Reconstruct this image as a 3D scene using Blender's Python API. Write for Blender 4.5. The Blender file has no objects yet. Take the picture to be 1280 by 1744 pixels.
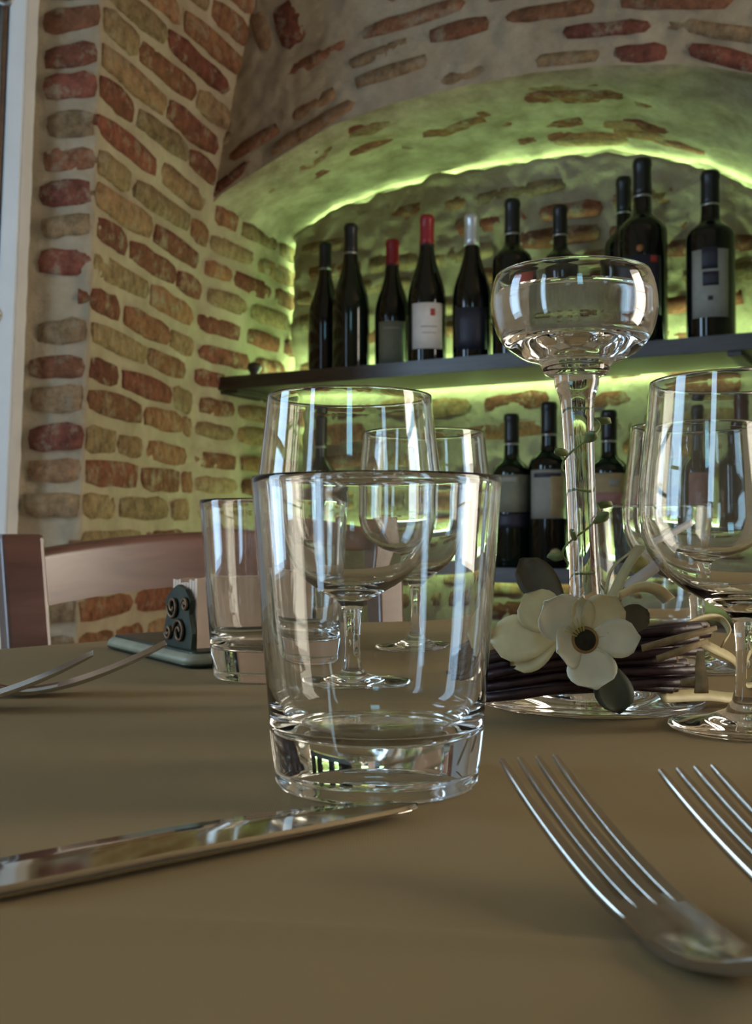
import bpy, bmesh, math, random
import numpy as np
from mathutils import Vector, Matrix

random.seed(11)
R = math.radians
scene = bpy.context.scene
COL = scene.collection

# ------------------------------------------------------------------ camera, world, exposure
EYE = 0.0855                      # the lens is 8.5 cm above the tablecloth (z = 0 is the cloth)
FPX = 1790.0
cam_d = bpy.data.cameras.new('camera')
cam_d.sensor_fit = 'VERTICAL'
cam_d.sensor_height = 36.0
cam_d.lens = 36.0 * FPX / 1744.0
cam_d.clip_start = 0.01
cam_d.dof.use_dof = True
cam_d.dof.focus_distance = 0.46
cam_d.dof.aperture_fstop = 25.0
cam = bpy.data.objects.new('camera', cam_d)
COL.objects.link(cam)
cam.location = (0, 0, EYE)
cam.rotation_euler = (R(90 + 1.06), 0, 0)
scene.camera = cam

world = bpy.data.worlds.new('world')
world.use_nodes = True
world.node_tree.nodes['Background'].inputs[0].default_value = (0.55, 0.7, 1.0, 1)
world.node_tree.nodes['Background'].inputs[1].default_value = 0.0
scene.world = world

scene.view_settings.view_transform = 'Standard'
scene.view_settings.look = 'None'
scene.view_settings.gamma = 1.0
scene.view_settings.use_curve_mapping = False
scene.view_settings.exposure = -0.14
cy = scene.cycles
cy.max_bounces = 20
cy.transmission_bounces = 18
cy.glossy_bounces = 8
cy.diffuse_bounces = 4
cy.sample_clamp_indirect = 6.0
cy.use_denoising = True
try:
    cy.denoiser = 'OPENIMAGEDENOISE'
except Exception:
    pass

WINDOW_GAIN = 10.0
DOOR_GAIN = 13.5
HIGH_GAIN = 8.0
LED_COL = (0.56, 1.0, 0.44, 1)
LED_ROPE = 32.0
LED_STRIP = 18.0
LED_TOP = 85.0


# ------------------------------------------------------------------ materials
def new_mat(name):
    m = bpy.data.materials.new(name)
    m.use_nodes = True
    return m, m.node_tree, m.node_tree.nodes['Principled BSDF']


def pbr(name, col, rough=0.5, metal=0.0, spec=0.5, coat=0.0, noise=0.0, nscale=40.0, bump=0.0, bscale=200.0, sheen=0.0):
    m, t, b = new_mat(name)
    b.inputs['Base Color'].default_value = (*col, 1)
    b.inputs['Roughness'].default_value = rough
    b.inputs['Metallic'].default_value = metal
    b.inputs['Specular IOR Level'].default_value = spec
    b.inputs['Coat Weight'].default_value = coat
    b.inputs['Sheen Weight'].default_value = sheen
    if noise or bump:
        tc = t.nodes.new('ShaderNodeTexCoord')
    if noise:
        n = t.nodes.new('ShaderNodeTexNoise')
        n.inputs['Scale'].default_value = nscale
        n.inputs['Detail'].default_value = 6
        t.links.new(tc.outputs['Object'], n.inputs['Vector'])
        r = t.nodes.new('ShaderNodeValToRGB')
        r.color_ramp.elements[0].position = 0.3
        r.color_ramp.elements[1].position = 0.7
        r.color_ramp.elements[0].color = (*[c * (1 - noise) for c in col], 1)
        r.color_ramp.elements[1].color = (*[min(1, c * (1 + noise)) for c in col], 1)
        t.links.new(n.outputs['Fac'], r.inputs['Fac'])
        t.links.new(r.outputs['Color'], b.inputs['Base Color'])
    if bump:
        n2 = t.nodes.new('ShaderNodeTexNoise')
        n2.inputs['Scale'].default_value = bscale
        n2.inputs['Detail'].default_value = 4
        t.links.new(tc.outputs['Object'], n2.inputs['Vector'])
        bp = t.nodes.new('ShaderNodeBump')
        bp.inputs['Strength'].default_value = bump
        bp.inputs['Distance'].default_value = 0.002
        t.links.new(n2.outputs['Fac'], bp.inputs['Height'])
        t.links.new(bp.outputs['Normal'], b.inputs['Normal'])
    return m


def glass_mat(name, col=(1, 1, 1), ior=1.5, rough=0.0):
    m, t, b = new_mat(name)
    b.inputs['Base Color'].default_value = (*col, 1)
    b.inputs['Transmission Weight'].default_value = 1.0
    b.inputs['Roughness'].default_value = rough
    b.inputs['IOR'].default_value = ior
    return m


def emit_mat(name, col, strength):
    m = bpy.data.materials.new(name)
    m.use_nodes = True
    t = m.node_tree
    t.nodes.clear()
    e = t.nodes.new('ShaderNodeEmission')
    e.inputs[0].default_value = col
    e.inputs[1].default_value = strength
    o = t.nodes.new('ShaderNodeOutputMaterial')
    t.links.new(e.outputs[0], o.inputs[0])
    return m


def brick_mat():
    m, t, b = new_mat('brick')
    oi = t.nodes.new('ShaderNodeObjectInfo')
    tc = t.nodes.new('ShaderNodeTexCoord')
    geo = t.nodes.new('ShaderNodeNewGeometry')
    n = t.nodes.new('ShaderNodeTexNoise')
    n.inputs['Scale'].default_value = 46
    n.inputs['Detail'].default_value = 8
    n.inputs['Roughness'].default_value = 0.7
    t.links.new(geo.outputs['Position'], n.inputs['Vector'])
    hs = t.nodes.new('ShaderNodeHueSaturation')
    mr = t.nodes.new('ShaderNodeMapRange')
    mr.inputs['From Min'].default_value = 0.3
    mr.inputs['From Max'].default_value = 0.7
    mr.inputs['To Min'].default_value = 0.45
    mr.inputs['To Max'].default_value = 1.45
    t.links.new(n.outputs['Fac'], mr.inputs['Value'])
    t.links.new(mr.outputs['Result'], hs.inputs['Value'])
    t.links.new(oi.outputs['Color'], hs.inputs['Color'])
    # smears of lime mortar over the brick faces
    n2 = t.nodes.new('ShaderNodeTexNoise')
    n2.inputs['Scale'].default_value = 24
    n2.inputs['Detail'].default_value = 8
    n2.inputs['Roughness'].default_value = 0.7
    t.links.new(geo.outputs['Position'], n2.inputs['Vector'])
    rp = t.nodes.new('ShaderNodeValToRGB')
    rp.color_ramp.elements[0].position = 0.52
    rp.color_ramp.elements[1].position = 0.68
    t.links.new(n2.outputs['Fac'], rp.inputs['Fac'])
    mx = t.nodes.new('ShaderNodeMixRGB')
    mx.inputs['Color2'].default_value = (0.38, 0.30, 0.20, 1)
    t.links.new(rp.outputs['Color'], mx.inputs['Fac'])
    t.links.new(hs.outputs['Color'], mx.inputs['Color1'])
    t.links.new(mx.outputs['Color'], b.inputs['Base Color'])
    b.inputs['Roughness'].default_value = 0.92
    b.inputs['Specular IOR Level'].default_value = 0.2
    n3 = t.nodes.new('ShaderNodeTexNoise')
    n3.inputs['Scale'].default_value = 70
    n3.inputs['Detail'].default_value = 9
    n3.inputs['Roughness'].default_value = 0.7
    t.links.new(geo.outputs['Position'], n3.inputs['Vector'])
    bp = t.nodes.new('ShaderNodeBump')
    bp.inputs['Strength'].default_value = 1.0
    bp.inputs['Distance'].default_value = 0.012
    t.links.new(n3.outputs['Fac'], bp.inputs['Height'])
    t.links.new(bp.outputs['Normal'], b.inputs['Normal'])
    return m


def mortar_mat(name, c1, c2, scale=9.0):
    m, t, b = new_mat(name)
    geo = t.nodes.new('ShaderNodeNewGeometry')
    n = t.nodes.new('ShaderNodeTexNoise')
    n.inputs['Scale'].default_value = scale
    n.inputs['Detail'].default_value = 9
    n.inputs['Roughness'].default_value = 0.65
    t.links.new(geo.outputs['Position'], n.inputs['Vector'])
    r = t.nodes.new('ShaderNodeValToRGB')
    r.color_ramp.elements[0].position = 0.32
    r.color_ramp.elements[1].position = 0.66
    r.color_ramp.elements[0].color = (*c1, 1)
    r.color_ramp.elements[1].color = (*c2, 1)
    t.links.new(n.outputs['Fac'], r.inputs['Fac'])
    t.links.new(r.outputs['Color'], b.inputs['Base Color'])
    b.inputs['Roughness'].default_value = 0.95
    b.inputs['Specular IOR Level'].default_value = 0.15
    n3 = t.nodes.new('ShaderNodeTexNoise')
    n3.inputs['Scale'].default_value = 60
    n3.inputs['Detail'].default_value = 9
    n3.inputs['Roughness'].default_value = 0.7
    t.links.new(geo.outputs['Position'], n3.inputs['Vector'])
    bp = t.nodes.new('ShaderNodeBump')
    bp.inputs['Strength'].default_value = 1.0
    bp.inputs['Distance'].default_value = 0.010
    t.links.new(n3.outputs['Fac'], bp.inputs['Height'])
    t.links.new(bp.outputs['Normal'], b.inputs['Normal'])
    return m


def wood_mat(name, c1, c2, rough=0.3, scale=6.0, coat=0.3):
    m, t, b = new_mat(name)
    tc = t.nodes.new('ShaderNodeTexCoord')
    mp = t.nodes.new('ShaderNodeMapping')
    mp.inputs['Scale'].default_value = (scale, scale * 9, scale * 9)
    t.links.new(tc.outputs['Object'], mp.inputs['Vector'])
    n = t.nodes.new('ShaderNodeTexNoise')
    n.inputs['Scale'].default_value = 2.0
    n.inputs['Detail'].default_value = 8
    n.inputs['Distortion'].default_value = 0.6
    t.links.new(mp.outputs['Vector'], n.inputs['Vector'])
    r = t.nodes.new('ShaderNodeValToRGB')
    r.color_ramp.elements[0].position = 0.35
    r.color_ramp.elements[1].position = 0.65
    r.color_ramp.elements[0].color = (*c1, 1)
    r.color_ramp.elements[1].color = (*c2, 1)
    t.links.new(n.outputs['Fac'], r.inputs['Fac'])
    t.links.new(r.outputs['Color'], b.inputs['Base Color'])
    b.inputs['Roughness'].default_value = rough
    b.inputs['Coat Weight'].default_value = coat
    b.inputs['Coat Roughness'].default_value = 0.25
    return m


def cloth_mat():
    m, t, b = new_mat('tablecloth_fabric')
    tc = t.nodes.new('ShaderNodeTexCoord')
    n = t.nodes.new('ShaderNodeTexNoise')
    n.inputs['Scale'].default_value = 6
    n.inputs['Detail'].default_value = 5
    t.links.new(tc.outputs['Object'], n.inputs['Vector'])
    r = t.nodes.new('ShaderNodeValToRGB')
    r.color_ramp.elements[0].color = (0.285, 0.20, 0.098, 1)
    r.color_ramp.elements[1].color = (0.325, 0.232, 0.115, 1)
    t.links.new(n.outputs['Fac'], r.inputs['Fac'])
    t.links.new(r.outputs['Color'], b.inputs['Base Color'])
    b.inputs['Roughness'].default_value = 0.75
    b.inputs['Specular IOR Level'].default_value = 0.3
    b.inputs['Sheen Weight'].default_value = 0.0
    # woven threads
    w = []
    for ax in ('X', 'Y'):
        wv = t.nodes.new('ShaderNodeTexWave')
        wv.bands_direction = ax
        wv.inputs['Scale'].default_value = 420
        t.links.new(tc.outputs['Object'], wv.inputs['Vector'])
        w.append(wv)
    ad = t.nodes.new('ShaderNodeMath')
    ad.operation = 'ADD'
    t.links.new(w[0].outputs['Fac'], ad.inputs[0])
    t.links.new(w[1].outputs['Fac'], ad.inputs[1])
    bp = t.nodes.new('ShaderNodeBump')
    bp.inputs['Strength'].default_value = 0.12
    bp.inputs['Distance'].default_value = 0.0004
    t.links.new(ad.outputs[0], bp.inputs['Height'])
    t.links.new(bp.outputs['Normal'], b.inputs['Normal'])
    return m


M = dict(
    brick=brick_mat(),
    mortar=mortar_mat('lime_mortar', (0.36, 0.28, 0.185), (0.50, 0.41, 0.285)),
    plaster=mortar_mat('rough_plaster', (0.27, 0.21, 0.14), (0.52, 0.44, 0.32), 13.0),
    whitewall=mortar_mat('white_limewash', (0.52, 0.50, 0.46), (0.62, 0.60, 0.56), 3.0),
    white=pbr('white_gloss_paint', (0.62, 0.63, 0.63), 0.35, noise=0.06, nscale=12),
    rod=pbr('brown_painted_rod', (0.10, 0.055, 0.03), 0.4, metal=0.3, noise=0.3, nscale=60),
    zinc=pbr('dull_zinc', (0.35, 0.34, 0.32), 0.4, metal=0.8),
    floor=pbr('terracotta_floor', (0.20, 0.11, 0.07), 0.6, noise=0.3, nscale=5),
    shelf=wood_mat('dark_stained_wood', (0.022, 0.017, 0.013), (0.045, 0.034, 0.026), 0.40, 4, 0.2),
    chair=wood_mat('walnut_lacquer', (0.075, 0.030, 0.022), (0.13, 0.055, 0.042), 0.32, 3, 0.7),
    cloth=cloth_mat(),
    tabletop=wood_mat('table_wood', (0.12, 0.07, 0.04), (0.2, 0.12, 0.07), 0.5, 3, 0.1),
    glass=glass_mat('clear_glass', (0.985, 0.995, 0.985), 1.5),
    water=glass_mat('clear_water', (0.99, 1.0, 0.995), 1.33),
    steel=pbr('polished_steel', (0.50, 0.47, 0.41), 0.16, metal=1.0, noise=0.05, nscale=30),
    bladesteel=pbr('mirror_steel', (0.52, 0.49, 0.42), 0.07, metal=1.0),
    bottle=pbr('dark_bottle_glass', (0.004, 0.005, 0.004), 0.06, spec=0.5),
    bottle2=pbr('green_black_bottle_glass', (0.004, 0.008, 0.005), 0.08, spec=0.5),
    capblack=pbr('black_capsule', (0.008, 0.007, 0.008), 0.35),
    capred=pbr('red_capsule', (0.28, 0.010, 0.018), 0.32),
    capsilver=pbr('silver_capsule', (0.62, 0.64, 0.66), 0.3, metal=0.6),
    capdarkred=pbr('wine_red_capsule', (0.05, 0.006, 0.010), 0.35),
    foil=pbr('silver_foil_band', (0.35, 0.35, 0.34), 0.3, metal=0.8),
    labelwhite=pbr('white_label_paper', (0.62, 0.58, 0.55), 0.7, noise=0.05, nscale=80),
    labelgrey=pbr('grey_label_paper', (0.30, 0.29, 0.25), 0.7, noise=0.08, nscale=80),
    labelolive=pbr('olive_label_paper', (0.20, 0.20, 0.14), 0.7, noise=0.1, nscale=80),
    labeltan=pbr('tan_label_paper', (0.36, 0.26, 0.13), 0.7, noise=0.1, nscale=60),
    labelpink=pbr('rose_label_paper', (0.35, 0.17, 0.14), 0.7, noise=0.2, nscale=60),
    labeldark=pbr('dark_label_ink', (0.02, 0.02, 0.035), 0.5),
    inkred=pbr('red_label_ink', (0.36, 0.04, 0.03), 0.6),
    inkorange=pbr('orange_label_ink', (0.30, 0.12, 0.03), 0.6),
    gold=pbr('pale_gold_sticker', (0.42, 0.37, 0.17), 0.5),
    petal=pbr('ivory_petal', (0.86, 0.73, 0.42), 0.55, noise=0.10, nscale=90, sheen=0.2),
    petalpale=pbr('white_petal', (0.90, 0.83, 0.62), 0.55, noise=0.08, nscale=90, sheen=0.2),
    flowercore=pbr('dark_flower_centre', (0.03, 0.025, 0.012), 0.8, noise=0.4, nscale=300),
    throat=pbr('orange_flower_throat', (0.40, 0.23, 0.08), 0.6, noise=0.2, nscale=200),
    leaf=pbr('dark_leaf', (0.055, 0.06, 0.03), 0.5, noise=0.4, nscale=60),
    leafbrown=pbr('brown_leaf', (0.10, 0.07, 0.03), 0.55, noise=0.4, nscale=60),
    twig=pbr('dark_maroon_twig', (0.030, 0.009, 0.012), 0.42, noise=0.5, nscale=120, bump=0.4),
    twigend=pbr('pale_cut_wood', (0.42, 0.31, 0.17), 0.75, noise=0.25, nscale=250),
    raffia=pbr('cream_raffia', (0.60, 0.52, 0.28), 0.5, noise=0.15, nscale=90),
    raffiawhite=pbr('white_ribbon', (0.78, 0.77, 0.80), 0.4),
    bud=pbr('yellow_bud', (0.60, 0.55, 0.20), 0.5),
    vine=pbr('green_vine', (0.16, 0.19, 0.06), 0.5, noise=0.3, nscale=150),
    holder=pbr('dark_green_metal', (0.035, 0.045, 0.03), 0.35, metal=0.5, noise=0.4, nscale=70),
    holderrim=pbr('pale_green_enamel', (0.33, 0.31, 0.21), 0.4, noise=0.15, nscale=50),
    scroll=pbr('bronze_scroll', (0.16, 0.09, 0.045), 0.4, metal=0.6, noise=0.4, nscale=90),
    napkin=pbr('peach_paper_napkin', (0.80, 0.58, 0.43), 0.85, noise=0.06, nscale=70),
    led=emit_mat('green_white_led', LED_COL, LED_STRIP),
    ledup=emit_mat('green_white_led_upper', LED_COL, LED_TOP),
    rope=emit_mat('led_rope_light', LED_COL, LED_ROPE),
    sky=emit_mat('window_daylight', (0.50, 0.74, 1.0, 1), WINDOW_GAIN),
    daylight2=emit_mat('door_daylight', (1.0, 0.90, 0.74, 1), DOOR_GAIN),
    skyhigh=emit_mat('high_window_daylight', (0.36, 0.76, 1.0, 1), HIGH_GAIN),
)


# ------------------------------------------------------------------ mesh helpers
def obj(name, verts, faces, mat, parent=None, smooth=True, loc=None):
    me = bpy.data.meshes.new(name)
    me.from_pydata([tuple(v) for v in verts], [], faces)
    me.materials.append(mat)
    if smooth:
        me.polygons.foreach_set('use_smooth', [True] * len(me.polygons))
    me.update()
    o = bpy.data.objects.new(name, me)
    COL.objects.link(o)
    if parent is not None:
        o.parent = parent
    if loc is not None:
        o.location = loc
    return o


def tag(o, label=None, cat=None, group=None, kind=None):
    if label:
        o['label'] = label
    if cat:
        o['category'] = cat
    if group:
        o['group'] = group
    if kind:
        o['kind'] = kind
    return o


def thing(name, label, cat, loc=(0, 0, 0), rz=0.0, group=None):
    o = bpy.data.objects.new(name, None)
    o.empty_display_size = 0.02
    COL.objects.link(o)
    o.location = loc
    o.rotation_euler = (0, 0, rz)
    return tag(o, label, cat, group)


def lathe(profile, seg=64, shift=None):
    """profile: list of (r, z); r == 0 collapses to a pole. shift(z) bends the axis sideways."""
    verts, faces, rings = [], [], []
    for r, z in profile:
        dx = shift(z) if shift else 0.0
        if r < 1e-7:
            rings.append([len(verts)])
            verts.append((dx, 0, z))
        else:
            rings.append(list(range(len(verts), len(verts) + seg)))
            for k in range(seg):
                a = 2 * math.pi * k / seg
                verts.append((dx + r * math.cos(a), r * math.sin(a), z))
    for a, b in zip(rings[:-1], rings[1:]):
        if len(a) == 1 and len(b) == 1:
            continue
        for k in range(seg):
            k2 = (k + 1) % seg
            if len(a) == 1:
                faces.append((a[0], b[k2], b[k]))
            elif len(b) == 1:
                faces.append((a[k], a[k2], b[0]))
            else:
                faces.append((a[k], a[k2], b[k2], b[k]))
    return verts, faces


def spline(pts, n=8):
    """Catmull-Rom through points of any dimension."""
    P = [np.array(p, float) for p in pts]
    P = [2 * P[0] - P[1]] + P + [2 * P[-1] - P[-2]]
    out = []
    for i in range(1, len(P) - 2):
        p0, p1, p2, p3 = P[i - 1], P[i], P[i + 1], P[i + 2]
        for k in range(n):
            t = k / n
            out.append(0.5 * ((2 * p1) + (-p0 + p2) * t + (2 * p0 - 5 * p1 + 4 * p2 - p3) * t * t
                              + (-p0 + 3 * p1 - 3 * p2 + p3) * t ** 3))
    out.append(P[-2])
    return out


def box(x0, x1, y0, y1, z0, z1, bev=0.0):
    bm = bmesh.new()
    bmesh.ops.create_cube(bm, size=1.0)
    for v in bm.verts:
        v.co = Vector(((x0 + x1) / 2 + v.co.x * (x1 - x0), (y0 + y1) / 2 + v.co.y * (y1 - y0), (z0 + z1) / 2 + v.co.z * (z1 - z0)))
    if bev:
        bmesh.ops.bevel(bm, geom=bm.edges[:], offset=bev, segments=2, affect='EDGES')
    bm.verts.ensure_lookup_table()
    vs = [v.co.copy() for v in bm.verts]
    fs = [tuple(v.index for v in f.verts) for f in bm.faces]
    bm.free()
    return vs, fs


def tube(pts, rad, seg=8, cap=True):
    pts = [Vector(p) for p in pts]
    n = len(pts)
    if not hasattr(rad, '__len__'):
        rad = [rad] * n
    verts, faces = [], []
    up = Vector((0, 0, 1))
    t0 = (pts[1] - pts[0]).normalized()
    if abs(t0.z) > 0.9:
        up = Vector((1, 0, 0))
    u = t0.cross(up).normalized()
    for i, p in enumerate(pts):
        t = (pts[min(i + 1, n - 1)] - pts[max(i - 1, 0)]).normalized()
        u = (u - t * u.dot(t)).normalized()
        w = t.cross(u)
        for k in range(seg):
            a = 2 * math.pi * k / seg
            verts.append(p + (u * math.cos(a) + w * math.sin(a)) * rad[i])
    for i in range(n - 1):
        for k in range(seg):
            k2 = (k + 1) % seg
            faces.append((i * seg + k, i * seg + k2, (i + 1) * seg + k2, (i + 1) * seg + k))
    if cap:
        faces.append(tuple(range(seg - 1, -1, -1)))
        faces.append(tuple(range((n - 1) * seg, n * seg)))
    return verts, faces


def strip(pts, widths, side, thick=0.0006):
    """flat ribbon with real thickness along pts; side = sideways direction(s)."""
    pts = [Vector(p) for p in pts]
    n = len(pts)
    if not hasattr(widths, '__len__'):
        widths = [widths] * n
    verts, faces = [], []
    for i, p in enumerate(pts):
        t = (pts[min(i + 1, n - 1)] - pts[max(i - 1, 0)]).normalized()
        sd = Vector(side[i] if isinstance(side, list) else side)
        sd = (sd - t * sd.dot(t)).normalized()
        nn = t.cross(sd)
        w = widths[i] / 2
        verts += [p + sd * w + nn * thick, p - sd * w + nn * thick, p - sd * w - nn * thick, p + sd * w - nn * thick]
    for i in range(n - 1):
        for k in range(4):
            k2 = (k + 1) % 4
            faces.append((i * 4 + k, i * 4 + k2, (i + 1) * 4 + k2, (i + 1) * 4 + k))
    faces.append((3, 2, 1, 0))
    e = (n - 1) * 4
    faces.append((e, e + 1, e + 2, e + 3))
    return verts, faces


# numpy value noise, used for the relief of mortar and plaster
def _hash(ix, iy, iz):
    h = (ix * 374761393 + iy * 668265263 + iz * 2147483647 // 7) & 0xFFFFFFFF
    h = ((h ^ (h >> 13)) * 1274126177) & 0xFFFFFFFF
    h = (h ^ (h >> 16)) & 0xFFFF
    return h / 32767.5 - 1.0


def vnoise(p):
    i = np.floor(p).astype(np.int64)
    f = p - i
    f = f * f * (3 - 2 * f)
    r = 0
    for dx in (0, 1):
        for dy in (0, 1):
            for dz in (0, 1):
                w = (f[..., 0] if dx else 1 - f[..., 0]) * (f[..., 1] if dy else 1 - f[..., 1]) * (f[..., 2] if dz else 1 - f[..., 2])
                r = r + w * _hash(i[..., 0] + dx, i[..., 1] + dy, i[..., 2] + dz)
    return r


def fbm(p, octaves=3, gain=0.5):
    a, s, r = 1.0, 1.0, 0
    for k in range(octaves):
        r = r + a * vnoise(p * s + 17.3 * k)
        a *= gain
        s *= 2.03
    return r


def relief_grid(name, G, mat, amp, flip=False, parent=None, scales=((9.0, 0.6), (28.0, 0.4)), mask=None):
    """G: (ni, nj, 3) grid of surface points -> displaced mesh. Normal = d/di x d/dj (or flipped)."""
    du = np.gradient(G, axis=0)
    dv = np.gradient(G, axis=1)
    N = np.cross(du, dv)
    N /= np.maximum(np.linalg.norm(N, axis=2, keepdims=True), 1e-9)
    if flip:
        N = -N
    d = 0
    for sc, w in scales:
        d = d + w * fbm(G * sc + 3.7, 3)
    if mask is not None:
        d = d * mask
    V = G + N * (amp * d)[..., None]
    ni, nj = G.shape[:2]
    idx = np.arange(ni * nj).reshape(ni, nj)
    q = np.stack([idx[:-1, :-1], idx[1:, :-1], idx[1:, 1:], idx[:-1, 1:]], -1).reshape(-1, 4)
    if flip:
        q = q[:, ::-1]
    return obj(name, V.reshape(-1, 3).tolist(), q.tolist(), mat, parent)


# ------------------------------------------------------------------ the room: plan of the walls
WD = Vector((0.883, -0.4694, 0))          # along the niche wall, towards its right end
WN = Vector((0.4694, 0.883, 0))           # into the niche wall
Q0 = Vector((-0.642, 1.845, 0))           # outer end of the pillar's narrow face
Q1 = Vector((-0.514, 1.822, 0))           # pillar corner
Q2 = Vector((-0.412, 2.344, 0))           # where the pillar flank meets the niche jamb
Q3 = Q2 + WN * 0.381                      # front face of the stone panel at the back of the niche
Q3R = Q2 + WN * 0.440                     # true back of the niche, behind the panel
NICHE_W = 1.20
ZB, ZT = -0.75, 1.42


def lean0(z):
    return Vector((0.034 * (z - 0.0), 0, 0))


def lean2(z):
    k = max(0.0, (z - 0.45) / 0.781)
    return WD * (0.166 * k ** 1.4)


PLAN = [(Q0, lean0), (Q1, lean0), (Q2, lean2), (Q3R, lambda z: Vector((0, 0, 0)))]
LEN = [(PLAN[i + 1][0] - PLAN[i][0]).length for i in range(3)]
CUM = [0, LEN[0], LEN[0] + LEN[1], sum(LEN)]


def pillar_pt(s, z):
    s = min(max(s, 0), CUM[3])
    for i in range(3):
        if s <= CUM[i + 1] + 1e-9:
            f = (s - CUM[i]) / LEN[i]
            a = PLAN[i][0] + PLAN[i][1](z)
            b = PLAN[i + 1][0] + PLAN[i + 1][1](z)
            p = a.lerp(b, f)
            return Vector((p.x, p.y, z))


FRONT_ARCH = [(-0.05, 0.70), (0, 0.74), (0.04, 0.80), (0.08, 0.83), (0.226, 0.885), (0.356, 0.930), (0.5, 0.949), (0.65, 0.954), (0.8, 0.951),
              (0.95, 0.934), (1.1, 0.905), (1.2, 0.865), (1.25, 0.80), (1.5, 0.5)]
BACK_ARCH = [(-0.05, 0.79), (0, 0.812), (0.011, 0.825), (0.0465, 0.858), (0.1325, 0.897), (0.265, 0.9205), (0.422, 0.938), (0.584, 0.941),
             (0.737, 0.9355), (0.8686, 0.917), (0.9436, 0.897), (1.041, 0.8566), (1.134, 0.805), (1.2, 0.745), (1.25, 0.69)]


def interp(tab, s):
    xs = [t[0] for t in tab]
    ys = [t[1] for t in tab]
    return float(np.interp(s, xs, ys))


def front_pt(s, z):
    p = Q2 + WD * s
    return Vector((p.x, p.y, z))


def back_pt(s, z):
    p = Q3 + WD * s
    return Vector((p.x, p.y, z))


def grid_of(fn, us, vs):
    return np.array([[tuple(fn(u, v)) for v in vs] for u in us])


def frange(a, b, step):
    n = max(2, int(round((b - a) / step)) + 1)
    return list(np.linspace(a, b, n))


# pillar with its narrow face, flank and niche jamb
ss = frange(0, CUM[1], 0.0085)[:-1] + frange(CUM[1], CUM[2], 0.0085)[:-1] + frange(CUM[2], CUM[3], 0.0085)
zs = frange(ZB, -0.12, 0.03)[:-1] + frange(-0.12, ZT, 0.0085)
wall_left = tag(relief_grid('wall_left', grid_of(pillar_pt, ss, zs), M['mortar'], 0.0058, scales=((9.0, 0.5), (28.0, 0.45), (62.0, 0.35))), kind='structure')

# niche back wall: a stone panel that stands clear of jamb and soffit all round its ragged edge
GAP = 0.022


def panel_top(s):
    return interp(BACK_ARCH, s) - 0.013 + 0.0035 * math.sin(31 * s) * math.sin(17 * s + 1.0) + 0.0025 * math.sin(77 * s)


cols = [(GAP, 0.030), (GAP, 0.018), (GAP, 0.006)] + [(x, 0.0) for x in frange(GAP + 0.004, NICHE_W - 0.01, 0.009)]
zrow = frange(ZB, -0.12, 0.03)[:-1] + frange(-0.12, 0.70, 0.009)
rows = [(('z', zz), 0.0) for zz in zrow] + [(('f', f), 0.0) for f in np.linspace(0.04, 1.0, 28)] + [(('f', 1.0), 0.006), (('f', 1.0), 0.018), (('f', 1.0), 0.030)]
GP = []
for sx_, dx_ in cols:
    cl = []
    x_ = sx_ + 0.004 * math.sin(23 * 0.3 + 9 * sx_)
    for (kind_, val), dz_ in rows:
        xx_ = sx_
        top_ = panel_top(max(sx_, 0.03))
        zz = val if kind_ == 'z' else 0.70 + (top_ - 0.70) * val
        if dx_ > 0 or sx_ == GAP:
            xx_ = sx_ + 0.004 * math.sin(38 * zz) * math.sin(21 * zz + 2)
        p = back_pt(xx_, zz) + WN * max(dx_, dz_)
        cl.append(tuple(p))
    GP.append(cl)
wall_back = tag(relief_grid('wall_back', np.array(GP), M['mortar'], 0.0105, scales=((9.0, 0.5), (26.0, 0.45), (60.0, 0.25))), kind='structure')
RB0, RB1 = Q3R - WD * 0.02, Q3R + WD * (NICHE_W + 0.05)
tag(obj('wall_niche_rear', [(RB0.x, RB0.y, ZB), (RB1.x, RB1.y, ZB), (RB1.x, RB1.y, 1.02), (RB0.x, RB0.y, 1.02)], [(0, 1, 2, 3)], M['plaster'], smooth=False), kind='structure')

# wall above the niche arch (its courses follow the arch)
ss = frange(0.0, NICHE_W + 0.06, 0.010)
vs = [0, 0.004] + frange(0.010, 0.52, 0.010)
wall_front = tag(relief_grid('wall_front', grid_of(lambda s, v: front_pt(s, interp(FRONT_ARCH, s) + v), ss, vs), M['mortar'], 0.0052, scales=((9.0, 0.5), (28.0, 0.45), (62.0, 0.3)), mask=np.clip(np.array(vs) / 0.02, 0, 1)[None, :]), kind='structure')

# arched soffit of the niche
ss = frange(-0.01, NICHE_W + 0.05, 0.010)
ts = list(np.linspace(0, 1, 48))


def soffit_pt(s, t):
    a = front_pt(s, interp(FRONT_ARCH, s))
    b = back_pt(s, interp(BACK_ARCH, s) + 0.009) + WN * 0.055
    p = a.lerp(b, t)
    # the front lip of the soffit rises a little before it meets the wall face
    return p


soffit = tag(relief_grid('wall_niche_soffit', grid_of(soffit_pt, ss, ts), M['plaster'], 0.010, flip=True, scales=((7.0, 0.7), (20.0, 0.45)), mask=np.clip(np.array(ts) / 0.08, 0, 1)[None, :]), kind='structure')

# right jamb, and the plain walls outside the picture
ss = frange(-0.06, 0.381, 0.02)
zs = frange(ZB, 1.0, 0.02)
wall_right = tag(relief_grid('wall_right', grid_of(lambda s, z: Vector((*(Q3 + WD * NICHE_W - WN * s).xy, z)), ss, zs), M['mortar'], 0.006), kind='structure')


def quad_wall(name, pts, mat):
    return tag(obj(name, pts, [(0, 1, 2, 3)], mat, smooth=False), kind='structure')


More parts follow.
